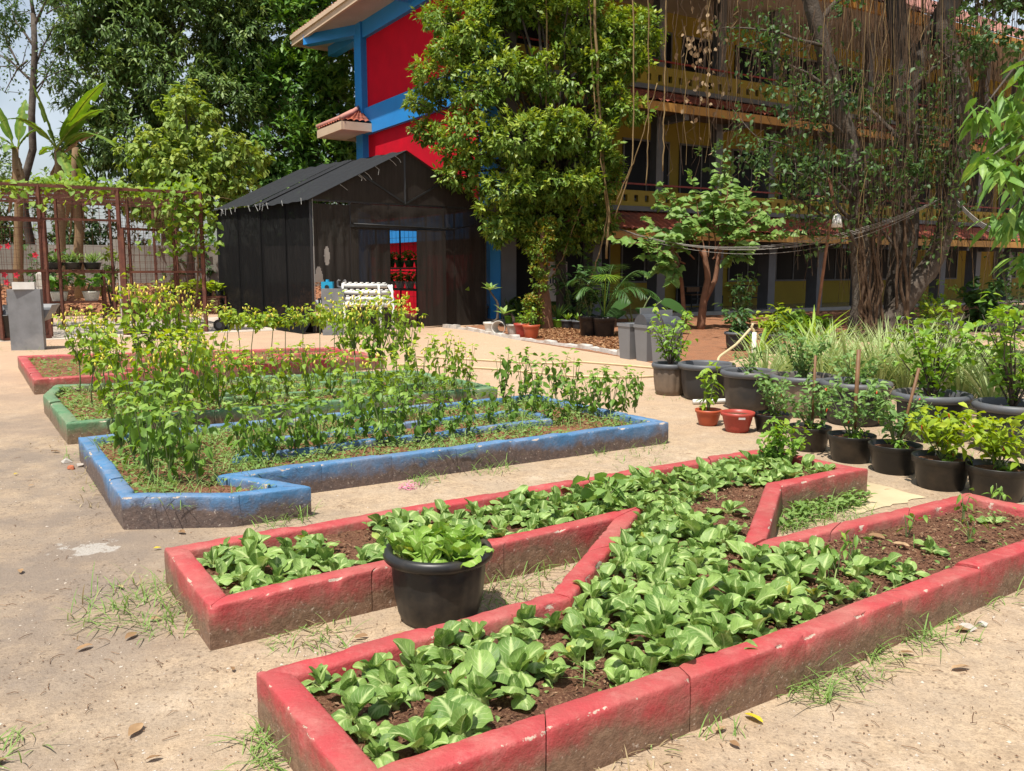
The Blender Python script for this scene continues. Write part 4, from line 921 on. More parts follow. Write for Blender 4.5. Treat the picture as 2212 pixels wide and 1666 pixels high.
M['ficus'] = leafy('fig_leaf', (.025, .06, .018), (.065, .13, .035), (.16, .24, .06), .4, .22)
M['guava'] = leafy('broad_leaf', (.09, .18, .04), (.20, .34, .08), (.38, .50, .16), .4, .3)
M['banana'] = leafy('banana_leaf', (.06, .14, .02), (.13, .24, .035), (.32, .38, .06), .4, .32, vscale=.3)
M['deadleaf'] = leafy('dead_leaf', (.14, .085, .045), (.27, .18, .10), (.44, .32, .20), .8, .2, .2)
M['vine'] = leafy('vine_leaf', (.08, .17, .02), (.19, .32, .035), (.40, .48, .06), .45, .35)
M['shade_plant'] = leafy('shade_plant_leaf', (.018, .05, .014), (.05, .115, .028), (.12, .22, .05), .35, .2)
def unit(r, n):
    v = r.normal(0, 1, (n, 3)); return v/np.linalg.norm(v, axis=1)[:, None]
def crown(mb, lobes, dens, per, L, W, droop, r, tpl=TPL_SIMPLE, gap=-.25, tint0=.42):
    """leaf rosettes through the shells of overlapping lobes"""
    for c, rad in lobes:
        c = np.asarray(c); rad = np.asarray(rad); n = int(dens*(rad[0]*rad[2]+rad[1]*rad[2]+rad[0]*rad[1]))
        d = unit(r, n); q = r.uniform(.22, 1, n)**.5; q *= 1 + .16*vnoise(d[:,0]*4+c[0], d[:,2]*4+d[:,1]*3, 1.4, c[2]); p = c + d*rad*q[:, None]
        k = vnoise(p[:,0]+p[:,1]*.6, p[:,2]*1.3+p[:,1]*.4, 2.2/max(rad[0], .6)*1.2, 1.7) > gap; p, d, q = p[k], d[k], q[k]; n = len(p)
        if n == 0: continue
        P = np.repeat(p, per, 0) + r.normal(0, L*.25, (n*per, 3)); o = np.repeat(d, per, 0); tw = unit(r, n*per)
        D = o*.75 + tw*.85 + np.array([0, 0, -droop]); Nn = o*.6 + UP*.9 + unit(r, n*per)*.35
        cl = np.repeat(r.normal(0, .16, n), per)
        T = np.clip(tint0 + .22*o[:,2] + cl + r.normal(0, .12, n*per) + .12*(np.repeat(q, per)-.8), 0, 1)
        l_ = L*r.uniform(.6, 1.25, n*per); mb.leaves(tpl, P, D, Nn, l_, W*l_/L, T)
def limb(mb, a, b_, r0, r1, r, n=8, sag=.12, sides=7, bulge=0):
    a = np.asarray(a, float); b_ = np.asarray(b_, float); t = np.linspace(0, 1, n)[:, None]; L = np.linalg.norm(b_-a)
    path = a + (b_-a)*t + np.sin(t*math.pi)*UP*sag*L + np.cumsum(r.normal(0, .012*L, (n, 3)), 0)*np.sin(t*math.pi)
    mb.tube(path, np.linspace(r0, r1, n), sides); return path
def tree(name, label, base, trunk_top, r0, lobes, leafm, barkm, seed, dens=26, per=8, L=.2, W=.045, droop=.35, tpl=TPL_SIMPLE, gap=-.25, group='trees around the court', tint0=.42):
    r = np.random.default_rng(seed); base = np.asarray(base, float); t = thing(name, label, 'tree', tuple(base), group)
    tb = MB(); top = np.asarray(trunk_top, float); path = limb(tb, base-UP*.1, top, r0, r0*.55, r, 10, 0.0, 9)
    tb.obj('trunk', barkm, t, True); lb = MB()
    for c, rad in lobes:
        s = path[r.integers(5, 10)]; limb(lb, s, np.asarray(c)+UP*rad[2]*.1, r0*.32, r0*.08, r)
        for _ in range(3): limb(lb, np.asarray(c), np.asarray(c)+unit(r, 1)[0]*np.asarray(rad)*.8, r0*.09, r0*.03, r, 5, .05, 5)
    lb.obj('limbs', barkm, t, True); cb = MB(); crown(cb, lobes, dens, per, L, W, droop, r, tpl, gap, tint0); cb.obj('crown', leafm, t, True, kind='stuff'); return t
def lb3(rows): return [(at(x, y, d), (rx, rx if len(q) < 1 else q[0], rx*.85 if len(q) < 2 else q[1])) for x, y, d, rx, *q in rows]
def flat(rows):
    r_ = np.random.default_rng(2); out = []
    for x, y, d, rx in rows:
        c = at(x, y, d); out.append((c, (rx, rx*.9, rx*.5)))
        for _ in range(2): q = unit(r_, 1)[0]*rx*.75; out.append((c+q, (rx*.55, rx*.55, rx*.3)))
    return out
tree('mango_tree', 'tall dark mango tree rising behind the pergola', (*at(365,560,34)[:2], 0), at(365,120,34.5), .38,
     lb3([(250,60,34,2.3),(400,40,35,2.3),(520,90,35.5,1.9),(215,190,33,1.7),(370,180,34,2.2),(480,230,34.5,1.9),(270,300,33,1.7),(400,330,34,1.9),(185,320,33,1.1),(330,-80,35,2.8),(165,80,33,.9),(480,-40,36,2.4),(200,-20,34,1.8),(320,420,34.5,1.2)]),
     M['mango'], M['bark_dark'], 31, 46, 9, .30, .05, .5, gap=-.32)
tree('broadleaf_tree', 'dark glossy tree standing between the mango tree and the red wall', (*at(660,560,38)[:2], 0), at(660,160,37), .35,
     lb3([(620,60,37,2.0),(720,120,36.5,1.8),(640,200,36,2.0),(730,245,36,1.5),(600,320,35,1.8),(700,345,36,1.7),(560,410,34.5,1.4),(650,420,35,1.5),(760,20,38.5,1.7),(560,170,36,1.7),(640,-60,38,2.3),(760,330,37,1.2)]),
     M['glossy'], M['bark_dark'], 32, 36, 9, .38, .08, .05, gap=-.25)
tree('small_leafed_tree', 'light green drooping tree between the pergola and the net house', (*at(410,560,28.5)[:2], 0), at(405,360,28.5), .12,
     lb3([(400,265,28.6,1.1),(330,335,28,1.1),(470,335,28.5,1.1),(400,385,28,1.3),(520,410,28.5,.7),(300,420,28,.8),(460,430,28.3,1.1),(400,205,28.8,.55),(360,450,28,.9),(540,350,29,.7)]),
     M['lightleaf'], M['bark'], 33, 42, 8, .2, .07, .8, TPL_OVATE, gap=-.3, tint0=.6)
tree('dense_shade_tree', 'dense rounded tree hiding the corner of the school building', (1.33, 22.6, 0), at(1205,330,22.6), .17,
     flat([(1000,50,22.6,1.1),(1110,10,23,1.2),(1250,40,22.4,1.2),(965,165,22.6,1.0),(1080,165,22,1.15),(1215,165,22,1.2),(1330,130,22,.9),(925,215,23,.6),(930,290,23,.5),(1010,285,21.8,.9),(1130,295,21.4,1.15),(1245,300,21.6,1.1),(1350,240,21.8,.65),(1010,375,22,.8),(1110,410,21.4,.95),(1200,400,21.4,.95),(1095,480,21.8,.7),(1165,510,22,.75),(1260,430,22,.75),(975,330,22.2,.5),(1370,60,22.5,.9),(1180,-90,23,1.6),(1040,-40,23,1.2),(1300,370,22,.6),(1240,520,22.6,.6),(1180,465,21.8,.7),(1290,480,22.3,.6)]),
     M['central'], M['bark_dark'], 34, 120, 8, .17, .038, .12, gap=-.22, tint0=.58)
# sparse grey tree at the edge
r = np.random.default_rng(41); t = thing('bare_tree', 'nearly bare pale tree at the far corner of the court', 'tree', (*at(70,560,31)[:2], 0), 'trees around the court')
tb = MB(); P0 = at(70,560,31); P0[2] = 0; limb(tb, P0, at(72,30,31), .17, .09, r, 10, 0); tb.obj('trunk', M['bark'], t, True); lb = MB(); tips = []
for a, c, w_ in [((72,180),(0,120),.06),((72,60),(120,-40),.06),((72,30),(60,-80),.07),((70,160),(115,60),.05),((70,200),(140,150),.035),((40,140),(-20,40),.04),((72,100),(20,10),.05),((100,30),(150,10),.03),((70,220),(130,110),.03),((60,130),(10,200),.04),((90,140),(150,190),.025)]:
    p = limb(lb, at(*a,31), at(*c,31+r.uniform(-1,1)), w_, w_*.3, r, 8, .05, 5); tips += list(p[3:])
    for _ in range(5): s = p[r.integers(3, 8)]; e_ = s+unit(r,1)[0]*r.uniform(.4,1.2)+UP*.3; limb(lb, s, e_, w_*.3, .008, r, 5, .05, 4); tips.append(e_)
lb.obj('limbs', M['bark'], t, True); cb = MB(); tips = np.array(tips); n = len(tips)*10; P = np.repeat(tips, 10, 0)+r.normal(0,.25,(n,3)); cb.leaves(TPL_SIMPLE, P, unit(r,n)-UP*.4, unit(r,n)+UP, .13, .04, r.uniform(.2,.9,n))
crown(cb, lb3([(5,20,24,.6),(30,60,24.5,.35),(-20,70,24,.6)]), 60, 8, .16, .03, .2, r); cb.obj('crown', M['ficus'], t, True, kind='stuff')

# banana plants behind the pergola
def banana_leaf(root, base, tip, lift, W, r, mat, name='leaf', hang=.5):
    base = np.asarray(base); tip = np.asarray(tip); n = 18; t = np.linspace(0, 1, n)[:, None]; mid = (base+tip)/2+UP*lift
    path = (1-t)**2*base + 2*t*(1-t)*mid + t*t*tip; T = np.gradient(path, axis=0); T /= np.linalg.norm(T, axis=1)[:, None]
    S = np.cross(T, UP); S /= np.linalg.norm(S, axis=1)[:, None]+1e-6; Nn = np.cross(S, T); V = []; tt = []
    for i in range(n):
        x = i/(n-1); wd = 0.02 if x < .14 else W*math.sin(math.pi*min(1, ((x-.14)/.86)**.7*.96+.04))**.55
        for v in (-1, -.55, 0, .55, 1): V.append(path[i]+S[i]*v*wd*(1-.25*abs(v)*hang)+Nn[i]*(.14*abs(v)-hang*.5*v*v)*wd + r.normal(0,.012,3)*abs(v)); tt.append(.9 if v == 0 else .35+.25*r.random()*abs(v))
    F = []
    for i in range(n-1):
        for j in range(4):
            if j in (0, 3) and i > 3 and r.random() < .12: continue
            F.append((i*5+j, (i+1)*5+j, (i+1)*5+j+1, i*5+j+1))
    mb = MB(); mb.add(V, F, np.array(tt)); mb.tube(path-Nn*.012, np.linspace(.03,.008,n), 5, .95); return mb.obj(name, mat, root, True)
r = np.random.default_rng(51); D_ = 25.5
def banana(bx, tips, dead, label, seed, gd):
    r = np.random.default_rng(seed); base = at(bx, 520, gd); base[2] = .6; t = thing('banana_plant', label, 'banana plant', tuple(base), 'banana plants')
    top = at(bx-2, 318, gd); mb = MB(); limb(mb, base, top, .16, .09, r, 8, 0, 9); mb.obj('trunk', M['deadleaf'], t, True)
    for (x, y, dd, lift, W) in tips: banana_leaf(t, top-UP*.1+r.normal(0,.05,3), at(x, y, gd+dd), lift, W, r, M['banana'])
    for (x, y, dd) in dead: banana_leaf(t, top-UP*r.uniform(.1,.5), at(x, y, gd+dd), .25, .14, r, M['deadleaf'], 'dead_leaf', .8)
banana(127, [(229,176,-1.0,.45,.30),(2,262,-1.2,.75,.28),(72,185,-.4,.2,.22),(250,318,-1.2,.95,.27),(226,236,-1.2,.5,.24),(150,385,-.9,.25,.2),(85,335,.6,.3,.2),(195,395,.3,.5,.2)], [(108,430,-.2),(120,470,.2),(95,450,.3),(140,450,-.3),(215,285,-.2)], 'banana plant with long arching leaves over the pergola', 52, 25.5)
banana(35, [(-30,200,.2,.4,.26),(55,215,.5,.4,.24),(-60,300,0,.5,.26),(10,330,-.6,.4,.2),(90,280,.3,.4,.22)], [(40,430,0),(20,460,.2),(60,440,-.2)], 'banana plant at the edge with drooping dry leaves', 53, 27)
banana(165, [(190,420,0,.3,.2),(230,440,.3,.3,.2),(120,400,.5,.3,.18)], [(150,520,0),(170,530,.2),(185,500,.1),(140,500,.3)], 'young banana plant wrapped in dry leaves behind the cage', 54, 26.5)

# vine over the pergola
r = np.random.default_rng(61); t = thing('grape_vine', 'leafy climbing vine sprawling over the pergola roof', 'vine', tuple(pp(3.2, .3, 0))); n = 1500
u = r.uniform(-4.8, 3.5, n); w_ = np.abs(r.normal(0, 1.3, n)); z = PT+.03+np.abs(r.normal(0, .10, n))*(1+.6*np.sin(u*2.3)); k = r.random(n) < .09; w_[k] = r.uniform(-.12, .05, k.sum()); z[k] -= r.uniform(.1, .55, k.sum())
P = pg0 + PU*u[:,None] + PW*w_[:,None] + UP*z[:,None]
m = 300; u2 = r.normal(2.95, .42, m); z2 = r.uniform(1.85, 3.25, m); w2 = r.normal(0, .12, m); P2 = pg0 + PU*np.clip(u2,1.9,3.75)[:,None] + PW*w2[:,None] + UP*z2[:,None]
P = np.concatenate([P, P2]); n = len(P); cb = MB(); a = r.uniform(0, 6.28, n); D = np.stack([np.cos(a), np.sin(a), -r.uniform(.1, 1.2, n)], 1); nn = unit(r, n)*.5+UP+np.array([0,-.6,0])
cb.leaves(TPL_HEART, P, D, nn, .15*r.uniform(.6,1.25,n), .068, np.clip(r.normal(.55,.22,n),0,1)); cb.obj('foliage', M['vine'], t, True, kind='stuff')
lb = MB()
for _ in range(26): a = pp(r.uniform(-4,3.3), r.uniform(0,.4), PT+.05); limb(lb, a, a+PU*r.uniform(-1.2,1.2)+PW*r.uniform(-.1,.4)+UP*r.uniform(-.3,.1), .009, .005, r, 8, -.05, 4)
limb(lb, pp(3.1,.2,0), pp(3.1,.1,PT), .025, .012, r, 12, 0, 6)
for _ in range(6): limb(lb, pp(r.uniform(1.6,3.2), .1, PT), pp(r.uniform(1.6,3.2), .1, r.uniform(1.5,2.3)), .008, .004, r, 8, .02, 4)
lb.obj('stem', M['deadleaf'], t, True)

# shrubs under the trees, closing the view behind pergola and net house
for i, (x, y, d, rx, rz, mt, lab) in enumerate([(30,470,33,2.6,1.8,'mango','shadowy shrub by the boundary wall behind the banana plants'),(200,470,34,2.4,1.6,'ficus','green shrub behind the middle of the pergola'),(480,520,33,2.0,2.0,'glossy','dark shrub in the gap between pergola and net house'),(600,470,36,2.2,1.8,'mango','dark shrub rising behind the net house roof'),(400,560,31,1.4,.8,'shade_plant','low shrub at the foot of the light green tree'),(760,400,37,1.8,2.2,'glossy','dark shrub against the far end of the red wall'),(-60,420,32,2.4,2.4,'mango','shrub at the far edge beside the bare tree'),(240,575,27.5,.7,.5,'lightleaf','feathery young shrub on the earth bank'),(120,590,27,.6,.5,'shade_plant','flowering shrub on the earth bank behind the cage')]):
    r = np.random.default_rng(70+i); c = at(x, y, d); b0 = np.array([c[0], c[1], 0]); t = thing('shrub', lab, 'shrub', tuple(b0), 'shrubs behind the court'); lb = MB()
    for _ in range(5): limb(lb, b0, c+unit(r,1)[0]*np.array([rx*.6,rx*.4,rz*.6]), .04, .01, r, 6, 0, 5)
    lb.obj('stem', M['bark_dark'], t, True); cb = MB(); crown(cb, [(c, (rx, rx*.7, rz)), (c-UP*rz*.8, (rx*.9, rx*.6, rz*.7))], 30, 8, .22, .05, .3, r); cb.obj('foliage', M[mt], t, True, kind='stuff')

# strangler fig with hanging roots before the arcade
r = np.random.default_rng(81); FB = g(1880, 735); t = thing('fig_tree', 'old fig tree with many trunks and curtains of hanging aerial roots', 'tree', tuple(FB), 'trees around the court'); dF = FB[1]
def vpath(pts): return np.array([at(x, y, dF+dd) for x, y, dd in pts])
def smooth(P, n=22):
    P = np.asarray(P); s = np.linspace(0, len(P)-1, n); return np.stack([np.interp(s, np.arange(len(P)), P[:, k]) for k in range(3)], 1)
def rough_tube(mb, P, rad, sides=14):
    P = smooth(P, 26); n0 = mb.n; rad = np.interp(np.linspace(0,1,len(P)), np.linspace(0,1,len(rad)), rad); mb.tube(P, rad, sides)
    v = mb.v[-1].reshape(len(P), sides, 3); c = P[:, None]; th = np.arange(sides)[None]; k = np.arange(len(P))[:, None]
    f = 1 + .14*np.sin(th*2.3+k*.13+n0) + .10*np.sin(th*4.1-k*.21) + .06*r.normal(0,1,(len(P),sides)); mb.v[-1] = (c+(v-c)*f[..., None]).astype(np.float32).reshape(-1,3)
for pts, rad, mt in [([(1868,738,0),(1872,640,0),(1862,500,0),(1856,400,.1),(1838,330,.1),(1812,230,.1),(1775,90,.2),(1735,-60,.2)], [.34,.27,.23,.20,.19,.18,.16,.14], 'bark'),
                     ([(1935,742,.4),(1945,620,.4),(1958,450,.5),(1962,300,.5),(1950,120,.6),(1925,-60,.6)], [.34,.28,.25,.23,.20,.17], 'bark_dark'),
                     ([(1905,735,-.2),(1935,680,-.2),(1975,622,-.1),(2020,560,.1),(2052,470,.2),(2072,340,.3),(2080,200,.3),(2035,60,.4),(2070,-60,.5)], [.26,.23,.20,.19,.18,.18,.17,.2,.2], 'bark'),
                     ([(1950,260,.5),(1985,130,.6),(2040,10,.8),(2090,-60,1)], [.2,.15,.13,.12], 'bark_dark'), ([(1760,60,.2),(1800,10,.3),(1870,-50,.5)], [.06,.05,.04], 'bark')]:
    mb = MB(); rough_tube(mb, vpath(pts), rad); mb.obj('trunk', M[mt], t, True)
for i in range(16):   # roots grown down the trunks
    x = r.uniform(1835, 1985); mb = MB() if i % 8 == 0 else mb; y0 = r.uniform(200, 560); pts = [(x+r.uniform(-25,25), y0, -.05), (x+r.uniform(-20,20), (y0+700)/2, -.3), (x+r.uniform(-14,14), 690, -.38), (x+r.uniform(-25,25), 748, -.5)]
    mb.tube(smooth(vpath(pts), 14)+r.normal(0,.03,(14,3)), np.linspace(.015,.05,14)*r.uniform(.5,1.1), 6)
    if i % 8 == 7: mb.obj('trunk_roots', M['root'], t, True, kind='stuff')
hb = MB(); hp = MB()
for i in range(560):
    dens = r.random(); x = r.normal(1960, 130) if dens < .55 else r.uniform(1430, 2230); dd = r.uniform(-1.6, 2.6); y1 = r.uniform(150, 660) if x > 1700 else r.uniform(60, 420); y0 = r.uniform(-80, 60) if r.random() < .7 else r.uniform(60, 300)
    if y1 < y0+60: y1 = y0+120
    P = np.array([at(x+r.normal(0,3)+k*r.normal(0,1.2), y0+(y1-y0)*k/7, dF+dd) for k in range(8)])
    (hp if r.random() < .12 else hb).tube(P, np.linspace(.007,.004,8)*r.uniform(.6,1.3), 3, cap=False)
hb.obj('aerial_roots', M['root'], t, False, kind='stuff'); hp.obj('aerial_roots', M['root_pale'], t, False, kind='stuff')
for pts, rad in [([(1180,-40,4),(1181,200,4),(1178,350,4),(1177,520,4)], .022), ([(1285,-40,3.5),(1290,160,3.5),(1296,260,3.5),(1308,420,3.5),(1316,480,3.5),(1308,560,3.5)], .035), ([(1316,430,3.5),(1302,520,3.5),(1270,620,3.5)], .02), ([(1320,480,3.4),(1290,300,3.4),(1270,-30,3.6)], .018), ([(1365,-30,3),(1370,200,3),(1366,360,3),(1330,470,3.2)], .018), ([(1420,180,2.5),(1380,320,2.8),(1330,440,3.2)], .014), ([(1260,430,3.6),(1215,560,4),(1190,600,4)], .014), ([(1440,-30,2),(1436,200,2),(1432,370,2)], .016), ([(1400,-30,2),(1402,260,2.3),(1395,400,2.4)], .014)]:
    mb = MB(); mb.tube(smooth(vpath(pts), 20)+r.normal(0,.012,(20,3)), rad, 6); mb.obj('aerial_root', M['root_pale'], t, True)
lb = MB(); tips = []
for a, c, w_ in [((1862,500),(1700,340),.05),((1860,440),(1640,300),.05),((1900,620),(1720,370),.04),((1880,430),(1760,250),.04),((1950,450),(2090,330),.05),((1940,300),(1810,180),.05),((1950,350),(2050,180),.05),((1830,300),(1690,200),.04),((1960,500),(1880,330),.04),((1900,560),(1590,340),.045),((2000,560),(2100,430),.035),((1960,200),(2120,80),.06),((1800,200),(1640,90),.04),((1780,100),(1560,60),.04),((1950,560),(1830,390),.04),((1975,400),(1990,300),.03)]:
    p = limb(lb, at(*a,dF), at(*c,dF+r.uniform(-1.3,1.0)), w_, .012, r, 10, .06, 5); tips += list(p[4:])
    for _ in range(7):
        s = p[r.integers(3,10)]; e_ = s+unit(r,1)[0]*r.uniform(.3,.9); limb(lb, s, e_, .012, .004, r, 5, 0, 4); tips += [e_, (s+e_)/2]
lb.obj('limbs', M['bark'], t, True); cb = MB(); tips = np.array(tips); n = len(tips)*13; P = np.repeat(tips,13,0)+r.normal(0,.16,(n,3)); T = np.clip(r.normal(.5,.22,n),0,1)
cb.leaves(TPL_OVATE, P, unit(r,n)-UP*.3, unit(r,n)*.5+UP, .11*r.uniform(.6,1.3,n), .036, T)
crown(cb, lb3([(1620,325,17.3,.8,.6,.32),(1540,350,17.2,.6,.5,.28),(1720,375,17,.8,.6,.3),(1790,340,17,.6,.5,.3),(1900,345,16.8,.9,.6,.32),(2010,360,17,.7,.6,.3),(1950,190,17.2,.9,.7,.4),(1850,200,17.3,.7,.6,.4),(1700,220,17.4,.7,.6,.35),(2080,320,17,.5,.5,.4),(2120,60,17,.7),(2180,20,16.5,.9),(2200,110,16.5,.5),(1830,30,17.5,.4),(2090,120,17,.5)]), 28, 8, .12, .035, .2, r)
big = [((9.3,19.5,9.8),(3.2,2.8,1.4)),((3.4,24.2,11.2),(3.2,2.0,1.2)),((7.5,24.6,11),(3.6,2.3,1.2)),((12.4,21.5,10),(4.2,3.6,1.5)),((14.5,17.0,9.5),(3.6,3.4,1.5)),((11,27.5,12),(4,2.6,1.2)),((15,30,12.5),(5,3.2,1.3)),((16,25,10),(4,3.6,1.5)),((20,22,10),(4,4,1.5)),((1.2,23.8,11.5),(2.2,1.6,1.0)),((19,29,12),(4,3,1.3)),((6.9,21.6,10.8),(1.7,1.7,.9)),((10,23,10.6),(3,2.4,1.2)),((13,24.5,11.4),(3,2.4,1.2)),((5.2,26.2,12),(2.6,1.5,1))]  # unseen canopy above the frame, added to shade the arcade and its forecourt
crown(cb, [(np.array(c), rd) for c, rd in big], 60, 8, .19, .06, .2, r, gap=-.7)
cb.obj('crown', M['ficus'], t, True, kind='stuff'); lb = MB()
for c, rd in big: limb(lb, at(1900,-40,dF+.3), np.array(c), .14, .05, r, 10, .05, 6)  # limbs running out to the added shading canopy
lb.obj('limbs', M['bark_dark'], t, True)
cb = MB(); P = at(1520, 100, 19)+r.normal(0,1,(130,3))*np.array([.22,.2,.75]); cb.leaves(TPL_OVATE, P, unit(r,130)*.6-UP, unit(r,130), .11, .04, r.uniform(.3,1,130)); cb.obj('dead_spray', M['deadleaf'], t, True, kind='stuff')

# small broad-leaved tree with paired leaves
r = np.random.default_rng(91); GB = g(1513, 712); t = thing('guava_tree', 'small broad-leaved tree with paired leaves before the arcade', 'tree', tuple(GB), 'trees around the court'); d = GB[1]
tb = MB(); tb.tube(smooth([GB-UP*.05, at(1520,650,d), at(1530,600,d), at(1520,540,d)], 12), np.linspace(.11,.06,12), 9); tb.tube(smooth([at(1522,650,d), at(1545,605,d), at(1552,560,d), at(1560,520,d)], 10), np.linspace(.075,.04,10), 8); tb.tube(smooth([g(1480,712), at(1472,600,d), at(1450,540,d)], 10), np.linspace(.06,.03,10), 8); tb.obj('trunk', M['bark_red'], t, True)
lb = MB(); P = []; D = []; Nn = []
for (ax, ay), (cx, cy), dd in [((1520,560),(1425,395),-.5),((1525,560),(1490,375),.3),((1545,560),(1560,345),-.2),((1552,540),(1645,365),.3),((1556,530),(1705,470),-.4),((1480,570),(1325,515),-.8),((1560,520),(1815,415),-.6),((1470,560),(1400,470),.5),((1545,545),(1610,430),-.7),((1555,530),(1660,510),.6),((1530,555),(1530,420),.6),((1460,560),(1385,555),-.3),((1520,560),(1470,450),-.8),((1550,540),(1600,500),-.8),((1540,560),(1660,430),.9),((1500,560),(1440,510),-1.0),((1555,540),(1730,500),.4),((1500,540),(1420,430),.8),((1550,500),(1580,390),.7),((1470,580),(1400,590),.6),((1555,560),(1620,560),-.5),((1470,560),(1450,610),-.6)]:
    p = limb(lb, at(ax,ay,d), at(cx,cy,d+dd), .022, .005, r, 16, .05, 5); T_ = np.gradient(p, axis=0); T_ /= np.linalg.norm(T_,axis=1)[:,None]
    for i in range(4, 16):
        s = np.cross(T_[i], UP+unit(r,1)[0]*.3); s /= np.linalg.norm(s)
        for sg in (-1, 1): P.append(p[i]+r.normal(0,.02,3)); D.append(s*sg*.9+T_[i]*.5+UP*r.uniform(-.5,.25)); Nn.append(UP+np.array([-.1,-.75,0])+unit(r,1)[0]*.5)
    for q in range(3):
        s = p[r.integers(5,13)]; e_ = s+unit(r,1)[0]*.35+UP*.15; p2 = limb(lb, s, e_, .008, .003, r, 8, 0, 4); T2 = np.gradient(p2,axis=0); T2 /= np.linalg.norm(T2,axis=1)[:,None]
        for i in range(2, 8):
            s2 = np.cross(T2[i], UP+.1); s2 /= np.linalg.norm(s2)+1e-6
            for sg in (-1,1): P.append(p2[i]); D.append(s2*sg+T2[i]*.5-UP*.15); Nn.append(UP+np.array([-.1,-.75,0])+unit(r,1)[0]*.5)
n = len(P); cb = MB(); cb.leaves(TPL_OVATE, np.array(P), np.array(D), np.array(Nn), .23*r.uniform(.65,1.2,n), .078*r.uniform(.8,1.2,n), np.clip(r.normal(.5,.2,n),0,1)); cb.obj('crown', M['guava'], t, True, kind='stuff'); lb.obj('limbs', M['bark_red'], t, True)

# mango boughs reaching in over the pots
r = np.random.default_rng(95); t = thing('mango_tree', 'leafy mango boughs with long leaves hanging in beside the fig', 'tree', (6.4, 8.6, 0), 'trees around the court'); tb = MB(); limb(tb, (6.4,8.6,-.1), (6.5,8.8,5.2), .2, .12, r, 10, 0, 9); tb.obj('trunk', M['bark'], t, True); lb = MB(); cb = MB()
for (x, y) in [(2190,290),(2165,370),(2205,415),(2130,345),(2215,250),(2215,350),(2150,300),(2200,470),(2240,300),(2120,240),(2260,420),(2185,215),(2220,560),(2170,480),(2215,150)]:
    e_ = at(x, y, 7.9+r.uniform(-.5,.6)); limb(lb, (6.45,8.7,r.uniform(2.6,4.2)), e_, .03, .008, r, 10, .1, 5); n = 22; a = r.uniform(0,6.28,n); D = np.stack([np.cos(a),np.sin(a),-r.uniform(.2,1.6,n)],1)
    cb.leaves(TPL_LANCE, e_+r.normal(0,.05,(n,3)), D, UP+unit(r,n)*.5, .27*r.uniform(.7,1.15,n), .034, np.clip(r.normal(.5,.22,n),0,1))
crown(cb, [(np.array((6.6,8.8,5.4)),(1.7,1.7,1.1))], 60, 9, .26, .035, .6, r, TPL_LANCE); lb.obj('limbs', M['bark'], t, True); cb.obj('crown', M['mango_bright'], t, True, kind='stuff')
# ------------------------------------------------------------------ pots and potted plants
M['black_pot'] = plain('black_plastic_pot', (.012, .012, .013), (.022, .021, .019), 9, .4, .06, 30, dirt=(.075, .058, .042))
M['grey_pot'] = plain('faded_grey_pot', (.032, .031, .033), (.022, .021, .021), 4, .5, .05, dirt=(.09, .068, .05))
M['pot_rim'] = plain('faded_pot_rim', (.095, .10, .112), (.07, .073, .08), 5, .5, .03, dirt=(.13, .105, .085))
M['brown_pot'] = plain('dusty_brown_pot', (.17, .125, .09), (.11, .085, .065), 5, .6, .06, dirt=(.26, .19, .13))
M['orange_pot'] = plain('orange_clay_pot', (.42, .085, .03), (.36, .07, .03), 8, .45, .03)
M['red_pot'] = plain('red_plastic_pot', (.36, .05, .035), (.31, .045, .03), 6, .42, .03)
M['white_pot'] = plain('white_plastic_pot', (.60, .57, .52), (.48, .45, .40), 6, .5, .04, dirt=(.33, .28, .22))
M['lime_pot'] = plain('lime_pot', (.22, .42, .03), (.17, .34, .03), 6, .45, .03)
M['pvc'] = plain('white_pvc', (.72, .71, .68), (.62, .60, .55), 6, .35, .02)
M['hose'] = plain('cream_hose', (.56, .45, .26), (.48, .38, .22), 6, .5, .05)
M['lime_leaf'] = leafy('lime_leaf', (.14, .25, .02), (.28, .40, .03), (.46, .52, .05), .4, .35)
M['citrus'] = leafy('citrus_leaf', (.08, .18, .025), (.19, .35, .045), (.42, .53, .08), .35, .3)
M['chili_leaf'] = leafy('chili_leaf', (.08, .16, .045), (.16, .29, .08), (.32, .45, .15), .45, .3)
M['lemongrass'] = leafy('lemongrass', (.20, .29, .10), (.36, .46, .18), (.56, .62, .34), .5, .3)
M['bigleaf'] = leafy('large_glossy_leaf', (.05, .14, .025), (.12, .28, .045), (.30, .46, .08), .35, .3)
